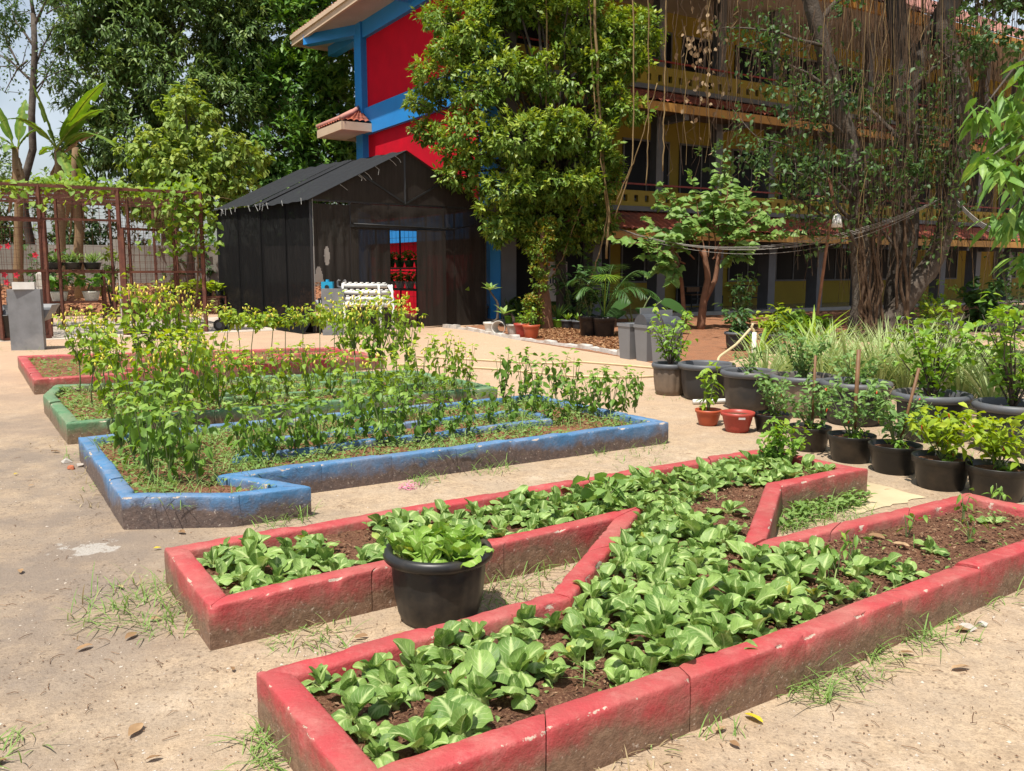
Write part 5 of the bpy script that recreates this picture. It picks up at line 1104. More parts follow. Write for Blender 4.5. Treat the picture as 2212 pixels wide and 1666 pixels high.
def pot(root, c, r, h, style, n=40):
    c = np.asarray(c, float); mb = MB()
    if style == 'nursery':
        mb.lathe([(r*.74,0),(r*.76,.006),(r*.92,h*.78),(r*.93,h*.79),(r*.985,h*.80),(r,h*.985),(r,h),(r*.95,h),(r*.93,h*.8),(r*.9,h*.75)], c, n, mi=0); mb.obj('pot', M['black_pot'], root, True)
    elif style in ('lip', 'lipgrey', 'lipblack', 'fluted'):
        fl = (lambda th, k: 1+.018*np.maximum(0, np.sin(th*11))*(1 if 1 < k < 6 else 0)) if style != 'fluted' else (lambda th, k: 1+.05*np.abs(np.sin(th*7))*(1 if 0 < k < 6 else 0))
        mb.lathe([(r*.66,0),(r*.70,.02*h),(r*.76,h*.15),(r*.82,h*.4),(r*.85,h*.65),(r*.86,h*.84),(r*.86,h*.86)], c, 88, flute=fl)
        bm_ = {'lip': 'grey_pot', 'lipgrey': 'grey_pot', 'lipblack': 'black_pot', 'fluted': 'brown_pot'}[style]; mb.obj('pot', M[bm_], root, True)
        mb = MB(); mb.lathe([(r*.86,h*.85),(r*.95,h*.84),(r,h*.88),(r*1.01,h*.93),(r*.98,h*.985),(r*.92,h),(r*.86,h*.99),(r*.83,h*.95),(r*.81,h*.8)], c, n)
        mb.obj('rim', M['black_pot' if style == 'lipblack' else 'pot_rim'], root, True)
    else:
        mat = {'orange': 'orange_pot', 'red': 'red_pot', 'white': 'white_pot', 'lime': 'lime_pot'}[style]
        fl = (lambda th, k: 1+.02*np.maximum(0, np.sin(th*24))*(1 if 1 < k < 5 else 0)) if style == 'red' else None
        pr = [(r*.62,0),(r*.66,.02*h),(r*.70,h*.2),(r*.78,h*.45),(r*.85,h*.68),(r*.88,h*.78)]
        if style == 'orange': pr = [(r*.6,0)] + [(r*(.64+.26*(k/11)**.8)+(.006 if k % 2 else 0)*r*3, h*(.03+.75*k/11)) for k in range(12)]
        mb.lathe(pr + [(r*.98,h*.82),(r,h*.9),(r,h),(r*.93,h),(r*.88,h*.82)], c, 72 if fl else n, flute=fl); mb.obj('pot', M[mat], root, True)
    mb = MB(); mb.disc(c+UP*h*.84, r*.84, 28); mb.obj('soil', M['soil'], root)
def shrub(root, c, h, spread, leafm, L, W, nb, per, seed, droop=.1, stake=None, fruit=None, tpl=TPL_OVATE, low=.2, bark='stem'):
    r = np.random.default_rng(seed); c = np.asarray(c, float); sb = MB(); P = []; D = []; T = []
    for k in range(nb):
        a = 6.283*k/nb+r.uniform(-.5,.5); e = spread*r.uniform(.3,1.1); top = c+np.array([math.cos(a)*e, math.sin(a)*e, h*r.uniform(.6,1.0)])
        p = limb(sb, c, top, .008*h+.003, .002, r, 9, .05, 4)
        for j in range(per):
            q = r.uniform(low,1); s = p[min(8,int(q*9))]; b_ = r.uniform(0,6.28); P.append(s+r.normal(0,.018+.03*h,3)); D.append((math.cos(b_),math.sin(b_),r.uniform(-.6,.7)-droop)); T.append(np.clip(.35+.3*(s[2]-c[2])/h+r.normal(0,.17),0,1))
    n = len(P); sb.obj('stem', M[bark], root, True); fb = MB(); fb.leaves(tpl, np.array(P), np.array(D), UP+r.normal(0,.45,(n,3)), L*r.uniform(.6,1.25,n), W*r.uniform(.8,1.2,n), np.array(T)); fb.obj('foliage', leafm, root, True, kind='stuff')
    if stake is not None: mb = MB(); mb.tube([c-UP*.03+np.array([.02,0,0]), c+np.array([.02+stake[1],0,stake[0]])], .011 if len(stake) < 3 else stake[2], 6); mb.obj('stake', M['wood'], root, True)
    if fruit:
        mb = MB()
        for _ in range(fruit): p = P[r.integers(0,n)]; d = np.array([r.normal(0,.3),r.normal(0,.3),-1]); mb.tube([p, p+d*.02, p+d*.045], [.003,.006,.001], 5)
        mb.obj('fruit', M['red_fruit'], root, True, kind='stuff')
def potted(name, label, cat, x, y, r, h, style, group=None, z=0.0):
    c = g(x, y, z); c = c + np.array([0, r*.72, 0]); t = thing(name, label, cat, tuple(c), group); pot(t, c, r, h, style); return t, c+UP*h*.84
def pw(x, y, px): return px*np.linalg.norm(g(x, y)-np.array([0,0,CAM_H]))/F_PX/2     # half width in metres of a span of px
# near black tub crowded with pale pak choi
t, s = potted('potted_pak_choi', 'big black tub of crowded pale pak choi between the red arms', 'potted plant', 941, 1366, .235, .315, 'lipblack')
ra = random.Random(11)
for i in range(20):
    a = i*2.399; d = .185*math.sqrt((i+.5)/20); pl = thing('plant', 'pak choi', 'x', (0,0,0)); del pl['label'], pl['category']; pl.parent = t; pl.location = (math.cos(a)*d, math.sin(a)*d, .262)
    for k in range(6): q = .92*ra.uniform(.8,1.2); put('leaf', ra.choice(PAKP[0]), pl, (0,0,0), (ra.uniform(-.3,.3), ra.uniform(-.35,.05), ra.uniform(0,6.28)), (q,q*1.05,q))
    for k in range(3): q = 1.0*ra.uniform(.8,1.2); put('leaf', ra.choice(PAKP[1]), pl, (0,0,0), (ra.uniform(-.2,.2), 0, ra.uniform(0,6.28)), (q,q,q))
# row of large tubs
t, s = potted('potted_shrub', 'dusty brown fluted tub with a leafy shrub beside the grey bins', 'potted plant', 1452, 856, pw(1452,856,80), .38, 'fluted', 'row of large tubs'); shrub(t, s, .72, .30, M['citrus'], .085, .022, 10, 22, 201, low=.25, bark='bark')
t, s = potted('plant_tub', 'large black tub in front of the white standpipe', 'plant tub', 1534, 868, pw(1534,868,122), .42, 'lip', 'row of large tubs')
t, s = potted('plant_tub', 'large grey-rimmed tub behind the red empty pot', 'plant tub', 1628, 890, pw(1628,890,120), .42, 'lip', 'row of large tubs'); shrub(t, s, .3, .2, M['chili_leaf'], .06, .016, 6, 16, 202)
t, s = potted('potted_shrub', 'mud-stained tub in the middle of the row under the basil', 'potted plant', 1750, 905, pw(1750,905,136), .42, 'fluted', 'row of large tubs'); shrub(t, s, .55, .32, M['chili_leaf'], .06, .018, 12, 30, 203, low=.15)
t, s = potted('potted_shrub', 'grey-rimmed tub behind the staked chili with grass at its foot', 'potted plant', 1866, 924, pw(1866,924,140), .42, 'lip', 'row of large tubs'); shrub(t, s, .4, .3, M['chili_leaf'], .06, .018, 9, 22, 204)
t, s = potted('potted_citrus', 'grey-rimmed tub with a citrus sapling behind the leaning stake', 'potted plant', 2035, 960, pw(2035,960,146), .42, 'lip', 'row of large tubs'); shrub(t, s, .85, .38, M['citrus'], .085, .026, 12, 26, 205, bark='bark')
t, s = potted('potted_citrus', 'tub with a glossy citrus bush at the edge of the picture', 'potted plant', 2215, 990, pw(2215,990,140), .42, 'lip', 'row of large tubs'); shrub(t, s, .95, .45, M['citrus'], .085, .026, 14, 30, 206, bark='bark')
# small pots
t, s = potted('potted_pepper', 'ribbed orange pot with a tall yellowing pepper seedling', 'potted plant', 1534, 922, pw(1534,922,56), .155, 'orange'); shrub(t, s, .50, .10, M['pepper_leaf'], .10, .028, 5, 10, 211, .3)
t, s = potted('plant_pot', 'empty red ribbed plastic pot beside the orange one', 'plant pot', 1599, 937, pw(1599,937,71), .185, 'red')
mb = MB(); q = t.location; mb.box((q[0], q[1]-pw(1599,937,71)*.985, .145), (.06, .004, .018)); mb.obj('sticker', M['paper'], t)
for i, (x, y, px, h, lab, args) in enumerate([
    (1676, 938, 80, .17, 'small black pot with a chili bush behind the basil', (.42,.24,M['chili_leaf'],.06,.016,9,22,221,.1,None,4)),
    (1758, 978, 87, .20, 'black nursery pot with a thin staked chili bush', (.46,.24,M['chili_leaf'],.06,.016,9,24,222,.1,(.62,.0),3)),
    (1851, 1003, 95, .21, 'black nursery pot with a chili tied to a thick brown stake', (.46,.26,M['chili_leaf'],.065,.018,9,26,223,.1,(.70,.0,.016),3)),
    (1948, 1028, 101, .21, 'black nursery pot with a leaning stake and a broad chili bush', (.50,.30,M['chili_leaf'],.062,.017,10,26,224,.1,(.60,.12),5)),
    (2053, 1063, 110, .22, 'black nursery pot with a bright lime chili bush and red fruit', (.36,.26,M['lime_leaf'],.085,.022,9,24,225,.15,None,9)),
    (2178, 1088, 112, .22, 'black nursery pot with a lime chili bush at the edge of the picture', (.36,.26,M['lime_leaf'],.085,.022,9,24,226,.15,None,7))]):
    t, s = potted('potted_chili', lab, 'potted plant', x, y, pw(x,y,px), h, 'nursery', 'black nursery pots in a row'); hh, sp, lm, L, W, nb, per, sd_, dr, stk, frt = args
    shrub(t, s, hh, sp, lm, L, W, nb, per, sd_, dr, stk, frt, low=.35); shrub(t, s+np.array([.03,-.03,-.01]), .09, .09, M['citrus'], .05, .016, 5, 6, sd_+50)
# basil-like herb at the far tip of the near bed
t = thing('basil_plant', 'leafy basil plant at the tip of the far red arm', 'herb', tuple(V2(1680,985))+(.13,)); c = np.array([*V2(1680,985), .13]); shrub(t, c, .30, .20, M['citrus'], .055, .019, 10, 26, 231, .2, low=.2)
t = thing('weed_plant', 'tall broad-leaved weed rising above the crowded pak choi', 'weed', tuple(V2(1300,1085))+(.13,)); c = np.array([*V2(1300,1085), .13]); shrub(t, c, .22, .12, M['guava'], .12, .035, 4, 6, 232, .25, low=.6)
for i, (x, y) in enumerate([(1810,1215),(1835,1195),(1960,1140),(2080,1110),(2155,1075),(2095,1150)]):
    c = np.array([*V2(x,y), .13]); t = thing('chili_seedling', ('slender chili seedling by the peeling inner kerb', 'slender chili seedling above the brown leaf', 'slender chili seedling in the middle of the open soil', 'slender chili seedling by the far kerb corner', 'slender chili seedling leaning over the end kerb', 'slender chili seedling near the edge of the picture')[i], 'seedling', tuple(c)); shrub(t, c, .17, .03, M['pepper_leaf_dark'], .055, .010, 2, 5, 240+i, .7, low=.6)
# lemongrass clumps
rl_ = np.random.default_rng(77)
for i, (x, y, h) in enumerate([(1655,862,.55),(1715,856,.62),(1775,862,.66),(1835,866,.7),(1895,868,.72),(1955,872,.72),(2015,880,.72),(2075,886,.7),(2140,900,.7),(1800,830,.6),(1920,835,.65)]):
    c = g(x, y-12); n = 130; a = rl_.uniform(0,6.28,n); tl = rl_.uniform(.05,.6,n); t = thing('lemongrass', 'clump of pale arching lemongrass behind the large tubs', 'grass clump', tuple(c), 'lemongrass clumps')
    mb = MB(); D = np.stack([np.cos(a)*tl,np.sin(a)*tl,np.ones(n)],1); mb.leaves(leaf_tpl(6,[(0,.8),(.3,1),(.8,.6),(1,.03)],.3,.40), c+np.stack([np.cos(a),np.sin(a),np.zeros(n)],1)*rl_.uniform(0,.12,n)[:,None], D, np.stack([-np.cos(a),-np.sin(a),np.full(n,.5)],1), h*1.25*rl_.uniform(.6,1.2,n), .0095, np.clip(rl_.normal(.5,.28,n),0,1)); mb.obj('foliage', M['lemongrass'], t, True, kind='stuff')
    o_ = MB(); o_.lathe([(.05,0),(.06,.1),(.03,.2)], c, 10); o_.obj('stem_base', M['lemongrass'], t, True)
# plants before the arcade
def fan(root, c, n, L, W, mat, seed, tilt=(.2,1.0), tpl=TPL_LANCE, name='leaf'):
    r = np.random.default_rng(seed)
    for k in range(n):
        a = 6.283*k/n+r.uniform(-.3,.3); tl = r.uniform(*tilt); mb = MB(); mb.leaves(tpl, np.array([c]), np.array([(math.cos(a)*tl,math.sin(a)*tl,1)]), np.array([(-math.cos(a),-math.sin(a),.5)]), L*r.uniform(.7,1.15), W, r.uniform(.2,.9)); mb.obj(name, mat, root, True)
BL = leaf_tpl(6,[(0,.12),(.2,.35),(.55,1),(.85,.6),(1,.02)],.15,.35)
t, s = potted('potted_plant', 'wide dark tub with big upright glossy leaves by the net house door', 'potted plant', 999, 702, .34, .46, 'lip'); fan(t, s, 11, .72, .10, M['bigleaf'], 301, (.2,1.1), BL)
t, s = potted('potted_frangipani', 'wide dark tub with a bare-branched frangipani by the blue pillar', 'potted plant', 1050, 697, .38, .48, 'lip'); mb = MB(); rr_ = np.random.default_rng(3); d = s[1]
P1 = smooth([s, at(1048,610,d), at(1050,585,d), at(1030,572,d)], 10); mb.tube(P1, np.linspace(.045,.025,10), 7); mb.tube(smooth([at(1050,600,d), at(1040,580,d)],6), .025, 6); mb.obj('stem', M['bark'], t, True)
for e_, sd_ in ((at(1040,582,d), 5), (at(1047,622,d), 6)): fan(t, e_, 9, .34, .045, M['guava'], sd_, (.6,2.5))
white = [(1061,721,.19,.26,'white ribbed pot with a crooked frangipani stem'),(1108,725,.16,.25,'white ribbed pot beside the red pots')]
for i, (x, y, r_, h, lab) in enumerate(white):
    t, s = potted('potted_frangipani', lab, 'potted plant', x, y, r_, h, 'white'); mb = MB(); d = s[1]
    pts = [s, at(1075,690,d), at(1076,655,d), at(1058,628,d)] if i == 0 else [s, at(1110,690,d), at(1104,676,d), at(1088,680,d)]
    mb.tube(smooth(pts,12), np.linspace(.04,.022,12), 7); mb.obj('stem', M['bark'], t, True); fan(t, np.asarray(pts[-1]), 9, .3, .05, M['guava'], 310+i, (.5,2.0))
t = thing('plant_pot', 'white pot lying on its side on the stone edging', 'plant pot', tuple(g(1084,722)), rz=.4); mb = MB(); mb.lathe([(.1,0),(.115,.05),(.15,.2),(.165,.24),(.165,.27),(.15,.27),(.14,.22)], (0,0,0), 28)
po_ = mb.obj('pot', M['white_pot'], t, True); po_.rotation_euler = (R(90),0,R(-40)); po_.location = (0,0,.16)
t, s = potted('potted_plant', 'red pot at the end of the whitewashed edging', 'potted plant', 1129, 729, .20, .30, 'red'); shrub(t, s, .3, .15, M['citrus'], .08, .02, 6, 10, 321)
t, s = potted('potted_plant', 'orange pot leaning in front of the red one', 'potted plant', 1148, 733, .19, .30, 'orange'); shrub(t, s, .45, .14, M['citrus'], .09, .025, 6, 12, 322)
for i, (x, y, st, r_, h, lab, lm) in enumerate([(1100,700,'lime',.15,.22,'lime green pot with strappy leaves, first from the frangipani','shade_plant'),(1120,702,'lime',.15,.22,'lime green pot with strappy leaves, second from the frangipani','shade_plant'),(1139,703,'lime',.16,.24,'lime green pot with strappy leaves nearest the trunk','shade_plant'),(1205,711,'lime',.15,.24,'lime green pot with tall snake plant right of the trunk','shade_plant'),(1227,713,'lipgrey',.18,.24,'low dark pot with silvery leaves','citrus'),(1250,715,'lipgrey',.16,.24,'low dark pot with a small rosette on the bricks','citrus')]):
    t, s = potted('potted_plant', lab, 'potted plant', x, y, r_, h, st, 'pots before the arcade'); fan(t, s, 12, .55 if i < 4 else .25, .028, M[lm], 330+i, (.1,.7))
t, s = potted('potted_plant', 'tall black pot with a drooping leafy shrub beside the palm', 'potted plant', 1275, 729, .25, .46, 'nursery', 'pots before the arcade'); shrub(t, s, 1.1, .4, M['shade_plant'], .16, .05, 8, 16, 341)
t, s = potted('potted_palm', 'tall black pot with a feathery areca palm', 'potted plant', 1307, 731, .26, .44, 'nursery', 'pots before the arcade')
def frond(root, base, tip, lift, mat, L, r, name='frond'):
    t_ = np.linspace(0,1,26)[:,None]; mid = (base+tip)/2+UP*lift; p = (1-t_)**2*base+2*t_*(1-t_)*mid+t_*t_*tip; T = np.gradient(p,axis=0); T /= np.linalg.norm(T,axis=1)[:,None]; S = np.cross(T,UP); S /= np.linalg.norm(S,axis=1)[:,None]
    mb = MB(); mb.tube(p, np.linspace(.016,.004,26), 5, .8); P = np.concatenate([p[5:],p[5:]]); D = np.concatenate([S[5:],-S[5:]])*.9+np.concatenate([T[5:],T[5:]])*.7-UP*.25+r.normal(0,.08,(42,3)); e = np.sin(np.linspace(.3,2.9,21)); l_ = L*np.concatenate([e,e])
    mb.leaves(TPL_LANCE, P, D, np.tile(UP,(42,1)), l_, .016, r.uniform(.2,.9,42)); mb.obj(name, mat, root, True)
rr_ = np.random.default_rng(15); d = s[1]
for (x, y, dd) in [(1400,590,0),(1395,640,-.4),(1330,575,.3),(1245,640,-.2),(1230,610,.3),(1370,620,.5),(1290,580,-.3),(1260,655,.4),(1360,650,-.6),(1420,640,.3),(1310,600,-.6)]: frond(t, s+UP*.1, at(x,y,d+dd), .75, M['citrus' if rr_.random() < .4 else 'shade_plant'], .42, rr_)
# elephant ears
c = g(1385, 728)+np.array([0,1.2,0]); t = thing('elephant_ear', 'elephant ear plant with huge leaves behind the bins', 'plant', tuple(c)); mb = MB(); d = c[1]; EAR = leaf_tpl(5,[(0,.6),(.15,.95),(.45,1),(.8,.55),(1,.02)],.10,.25)
for i, (x, y, ang) in enumerate([(1405,640,.8),(1360,650,2.6),(1430,650,.2),(1390,665,-1.2),(1340,670,3.4)]):
    p = at(x,y,d-.2*i); mb = MB(); limb(mb, c, p, .03, .015, rr_, 8, .08, 6); mb.obj('stalk', M['stem'], t, True); mb = MB(); mb.leaves(EAR, np.array([p]), np.array([(math.cos(ang),math.sin(ang)-.6,-.35)]), np.array([(0,-.3,1)]), .72, .27, .35); mb.obj('leaf', M['shade_plant'], t, True)
# shade plants along the arcade
for i, (x, y, h, sp, mt, L, lab) in enumerate([(1150,700,.75,.5,'shade_plant',.35,'dark strappy plants at the foot of the grey corner pillar'),(1240,705,2.0,.7,'shade_plant',.2,'tall dark shrub beside the notice board'),(1600,720,1.6,.35,'shade_plant',.15,'thin shrub in a tub before the first bench'),(1700,718,.6,.5,'citrus',.2,'low leafy plants at the fig roots'),(2010,725,1.3,.5,'citrus',.14,'yellow-green shrub right of the fig'),(2030,735,.9,.4,'lime_leaf',.12,'yellowish shrub below the leaning trunk'),(2190,720,1.9,.6,'shade_plant',.14,'dark shrub beyond the black rail'),(2110,715,1.3,.5,'shade_plant',.3,'palm-like plant before the far columns'),(1740,735,.55,.6,'citrus',.3,'sword-leaved plants behind the lemongrass')]):
    c = g(x,y); t = thing('shade_shrub', lab, 'shrub', tuple(c), 'plants along the arcade'); shrub(t, c, h, sp, M[mt], L, L*.25, 10, 22, 360+i, .15, low=.1, tpl=TPL_LANCE if L > .25 else TPL_OVATE)
for i, (x, y, px, lab) in enumerate([(1600,760,60,'black tub with a thin shrub behind the standpipe'),(1670,765,50,'grey tub with yellow variegated leaves beside the standpipe')]):
    t, s = potted('potted_plant', lab, 'potted plant', x, y, pw(x,y,px), .35, 'lip', 'tubs behind the standpipe'); shrub(t, s, .55, .3, M['lime_leaf' if i else 'shade_plant'], .16, .03, 8, 14, 380+i)
c = g(1640, 772); t = thing('snake_plant', 'tall sword-leaved plant rising behind the standpipe', 'plant', tuple(c)); fan(t, c, 16, .75, .03, M['citrus'], 390, (.1,.9), TPL_BLADE)
c = g(1755, 770); t = thing('snake_plant', 'tall sword-leaved plant between the standpipe and the fig', 'plant', tuple(c)); fan(t, c, 22, .95, .035, M['citrus'], 391, (.1,.9), TPL_BLADE)
# reddish pruned trunk with topiary tufts
c = g(1176, 712); d = c[1]; t = thing('pruned_tree', 'reddish pruned trunk wrapped in small orange-tipped leaf tufts', 'tree', tuple(c)); mb = MB(); rr_ = np.random.default_rng(4)
for off, top, rad in ((0,(1172,500),.11),(.10,(1163,540),.08),(-.12,(1186,580),.07)): rough_tube(mb, [c+np.array([off,0,-.05]), at(1174+off*60,640,d), at(*top,d)], [rad*1.6,rad,rad*.5], 10)
mb.obj('trunk', M['bark_red'], t, True); cb = MB(); crown(cb, lb3([(1170,515,d,.36,.3,.34),(1163,545,d-.1,.3),(1188,485,d,.22),(1165,580,d-.15,.26),(1170,615,d-.2,.22),(1150,655,d-.2,.28),(1152,690,d-.2,.25)]), 420, 5, .09, .024, -.2, rr_, gap=-.8, tint0=.55)
M['topiary'] = leafy('orange_tipped_leaf', (.05,.12,.02), (.14,.24,.03), (.42,.22,.03), .4, .3); cb.obj('crown', M['topiary'], t, True, kind='stuff')

# ------------------------------------------------------------------ bins, standpipe, hoses, cables
M['bin'] = plain('grey_bin_plastic', (.17, .175, .185), (.15, .155, .16), 3, .5, .03); M['bin_dark'] = plain('dark_bin_lid', (.07, .075, .085), None, 3, .45, .03)
def bin_(x, y, lab, lid, w=.34, h=.58, rz=.5):
    c = g(x,y)+np.array([0,.18,0]); t = thing('waste_bin', lab, 'bin', tuple(c), 'grey waste bins', rz); mb = MB(); a, b_ = w*.40, w*.5; V = [(-a,-a,0),(a,-a,0),(a,a,0),(-a,a,0),(-b_,-b_,h),(b_,-b_,h),(b_,b_,h),(-b_,b_,h)]
    mb.add(V, [(0,3,2,1),(0,1,5,4),(1,2,6,5),(2,3,7,6),(3,0,4,7),(4,5,6,7)]); mb.obj('body', M['bin'], t)
    mb = MB()
    for q in ((-b_-.01,-b_-.01,b_+.01,-b_),( -b_-.01,b_,b_+.01,b_+.01),(-b_-.01,-b_,-b_,b_),(b_,-b_,b_+.01,b_)): mb.box(((q[0]+q[2])/2,(q[1]+q[3])/2,h-.01), (q[2]-q[0],q[3]-q[1],.05))
    mb.box((0,-b_-.022,h-.03), (.14,.02,.05)); mb.obj('rim', M['bin'], t)
    if lid:
        mb = MB(); th = np.linspace(0,math.pi,12); V = [(s_*b_, -b_*math.cos(a_), h+.016+math.sin(a_)*.17) for s_ in (-1,1) for a_ in th]; mb.add(V, [(i,i+1,12+i+1,12+i) for i in range(11)] + [tuple(range(12))[::-1], tuple(range(12,24))]); mb.obj('lid', M['bin_dark'], t)
        mb = MB(); mb.box((0,.06,h+.20), (w*.8,.02,.16), 0); mb.obj('flap', M['bin'], t)
bin_(1367,777,'open grey bin standing nearest the net house',False); bin_(1404,782,'grey bin with dark domed swing lid in the middle',True); bin_(1443,792,'grey bin half hidden behind the tub shrub',True,.36)
t = thing('standpipe', 'white pvc standpipe with tap beside the large tubs', 'standpipe', tuple(g(1627,792))); c = g(1627,792); mb = MB(); mb.tube([c,c+UP*.53], .034, 14); mb.obj('pipe', M['pvc'], t, True); mb = MB(); mb.tube(smooth([c+UP*.52,c+np.array([-.02,0,.57]),c+np.array([-.05,0,.60]),c+np.array([-.03,0,.66])],8), .02, 8); mb.box(c+np.array([-.02,0,.665]), (.07,.02,.015)); mb.obj('tap', M['hose'], t, True)
def hose(pts, rad, lab, mat='hose', z=.02):
    P = np.array([p if len(p) == 3 else (*g(*p)[:2], z) for p in pts], float); k = len(P); s = np.linspace(0,k-1,k*10); Q = np.stack([np.interp(s,np.arange(k),P[:,i]) for i in range(3)],1)
    for _ in range(6): Q[1:-1] = (Q[:-2]+Q[1:-1]*2+Q[2:])/4
    mb = MB(); mb.tube(Q, rad, 8); return tag(mb.obj('hose', M[mat], smooth=True), lab, 'hose')
cs = c+np.array([-.07,-.01,.58]); hose([tuple(cs), tuple(at(1590,745,cs[1]-.2)), tuple(at(1552,772,cs[1]-.6)), tuple(at(1548,800,cs[1]-1.2))], .02, 'cream hose sloping from the tap into the black tub')
hose([(900,772),(1047,781),(1130,786),(1204,788),(1237,783),(1330,790),(1420,798)], .015, 'cream hose across the yard, the farther of two'); hose([(860,790),(1044,798),(1140,806),(1231,815),(1320,818),(1371,818),(1421,815)], .015, 'cream hose across the yard, the nearer of two')
t = hose([(1497,874),(1540,873),(1580,871)], .028, 'white pvc pipe lying on the ground behind the orange pot', 'pvc', .03); t.name = 'pvc_pipe'; t['category'] = 'pipe'
M['cable'] = plain('grey_cable', (.30,.28,.25), None, 4, .6, 0)
ct = thing('overhead_cable', 'bundle of grey cables strung from the arcade to the fig tree', 'cable', tuple(at(1590,540,19)))
for i in range(5):
    a, m_, e_ = at(1290+i*2,472+i*3,23.5), at(1600+i*9,534+[0,2,5,6,15][i],18.6+.05*i), at(2030-i*5,430+i*3,17.3); mb = MB(); mb.tube(smooth([a*(1-k)**2+(m_*2-(a+e_)/2)*2*k*(1-k)+e_*k*k for k in np.linspace(0,1,26)],40), .0055, 5); mb.obj('strand', M['cable'], ct, True)
for i in range(4):
    a, e_ = at(2065,430+i*3,17.3), at(2260,490+i*5,13); mb = MB(); mb.tube(smooth([a*(1-k)+e_*k-UP*.3*math.sin(k*math.pi) for k in np.linspace(0,1,14)],20), .009, 5); mb.obj('strand', M['cable'], ct, True)
c = at(1808,478,17.2); t = thing('hanging_lamp', 'white bell-shaped lamp hanging against the fig trunk', 'lamp', tuple(c)); mb = MB(); mb.lathe([(.03,.14),(.07,.10),(.09,.0),(.11,-.12),(.09,-.12),(.07,0)], c, 18); mb.obj('lamp_shade', M['pvc'], t, True); mb = MB(); mb.tube([c+UP*.13,c+UP*.9], .008, 5); mb.obj('cord', M['black_metal'], t)
t = thing('bamboo_pole', 'slim leaning pole standing before the fig trunk', 'pole', tuple(g(1758,735))); mb = MB(); mb.tube(smooth([g(1758,735), at(1782,560,17.6), at(1800,430,17.3), at(1790,380,17.3)],14), .032, 8); mb.obj('pole', M['bark_red'], t, True)
# black rail with net on the side
t = thing('net_fence', 'black pipe rail with hanging shade net beside the fig', 'fence', (6.3,13.9,0)); a, e_ = at(1937,687,13.9), at(2300,727,9.9); mb = MB(); mb.tube([a,e_], .032, 10); mb.obj('rail', M['black_metal'], t, True)
mb = MB()
for k in range(9): p = a+(e_-a)*(k+.5)/9; mb.tube([p-(e_-a)*.004,p+(e_-a)*.004], .036, 8)
mb.obj('tie', M['string'], t, kind='stuff'); mb = MB()
for k in (0.02,.5,.98): p = a+(e_-a)*k; mb.bar((p[0],p[1],0),(p[0],p[1],p[2]), .035)
mb.obj('post', M['black_metal'], t, kind='stuff')
a2, e2 = a.copy(), e_.copy(); a2[2] -= .28; e2[2] -= .26; mb = MB(); mb.tube([a2+(e2-a2)*.1,e2], .03, 8); mb.obj('lower_rail', M['black_metal'], t, True)
panel('net', (a[0],a[1],0), (e_[0],e_[1],0), e2, a2, M['net'], 30, 10, .03, 3, parent=t)
o_ = bpy.data.objects[t.children[-1].name]; o_.location = -Vector(t.location)+Vector(WORLD[t.name])

# ------------------------------------------------------------------ wash basins, pipe rack, shelves
M['terrazzo'] = plain('grey_terrazzo', (.19,.195,.205), (.14,.145,.15), 5, .5, .08, 60, dirt=(.28,.275,.27))
def basin(x, y, lab, ww, hh, rz):
    c = g(x,y); t = thing('wash_basin', lab, 'wash basin', tuple(c), 'wash basins', rz); mb = MB(); mb.box((0,0,hh/2), (ww,.14,hh)); mb.obj('pedestal', M['terrazzo'], t)
    mb = MB()
    for s_ in (1,):
        V = [(-.38,s_*.08,hh*.66),(.38,s_*.08,hh*.66),(.25,s_*.08,hh*.46),(-.25,s_*.08,hh*.46),(-.40,s_*.5,hh*.68),(.40,s_*.5,hh*.68),(.3,s_*.45,hh*.5),(-.3,s_*.45,hh*.5),(-.42,s_*.08,hh*.74),(.42,s_*.08,hh*.74),(-.44,s_*.54,hh*.74),(.44,s_*.54,hh*.74)]
        mb.add(V, [(0,1,2,3),(4,5,6,7),(2,3,7,6),(0,3,7,4),(1,2,6,5),(0,4,10,8),(1,5,11,9),(4,5,11,10)])
    mb.obj('bowl', M['terrazzo'], t); mb = MB(); mb.tube(smooth([(0,.07,hh*.9),(0,.2,hh*.93),(0,.24,hh*.88)],8), .014, 8); mb.obj('tap', M['pvc'], t, True); return t, c
t, c = basin(63,756,'grey terrazzo wash basin pillar at the corner of the far red bed',.56,1.12,R(12)); c = np.asarray(c)
bx = thing('tissue_box', 'white box on top of the grey wash basin pillar', 'box', tuple(c+UP*1.12), rz=R(20)); mb = MB(); mb.box((0,0,.065), (.36,.2,.13)); mb.obj('body', M['pvc'], bx); mb = MB(); mb.box((0,0,.133), (.2,.04,.006)); mb.obj('slot', M['grey_pot'], bx)
bo = thing('soap_bottle', 'small soap bottle beside the grey wash basin pillar', 'bottle', tuple(c+np.array([-.33,.05,.83]))); q = c+np.array([-.33,.05,.83]); mb = MB(); mb.lathe([(.035,0),(.045,.01),(.045,.13),(.02,.16),(.015,.19)], q, 14); mb.obj('body', M['pot_rim'], bo, True); mb = MB(); mb.tube([q+UP*.19,q+UP*.24,q+UP*.245+np.array([.05,0,0])], .009, 6); mb.obj('pump', M['pvc'], bo, True)
bu = thing('black_bucket', 'black bucket with a bag of rubbish behind the wash basin pillar', 'bucket', tuple(g(22,735))); q = g(22,735); mb = MB(); mb.lathe([(.2,0),(.27,.5),(.29,.52),(.28,.55),(.26,.5)], q, 24); mb.obj('body', M['black_pot'], bu, True); mb = MB(); mb.lathe([(.25,.5),(.22,.62),(.1,.72),(.0,.74)], q, 12, flute=lambda th,k: 1+.15*np.sin(th*5+k)); mb.obj('bag', M['pot_rim'], bu, True)
t, c = basin(722,724,'grey concrete wash basin in front of the net house',.50,1.05,R(8)); M['cyan'] = plain('cyan_plastic', (.02,.33,.55), None, 5, .4, 0)
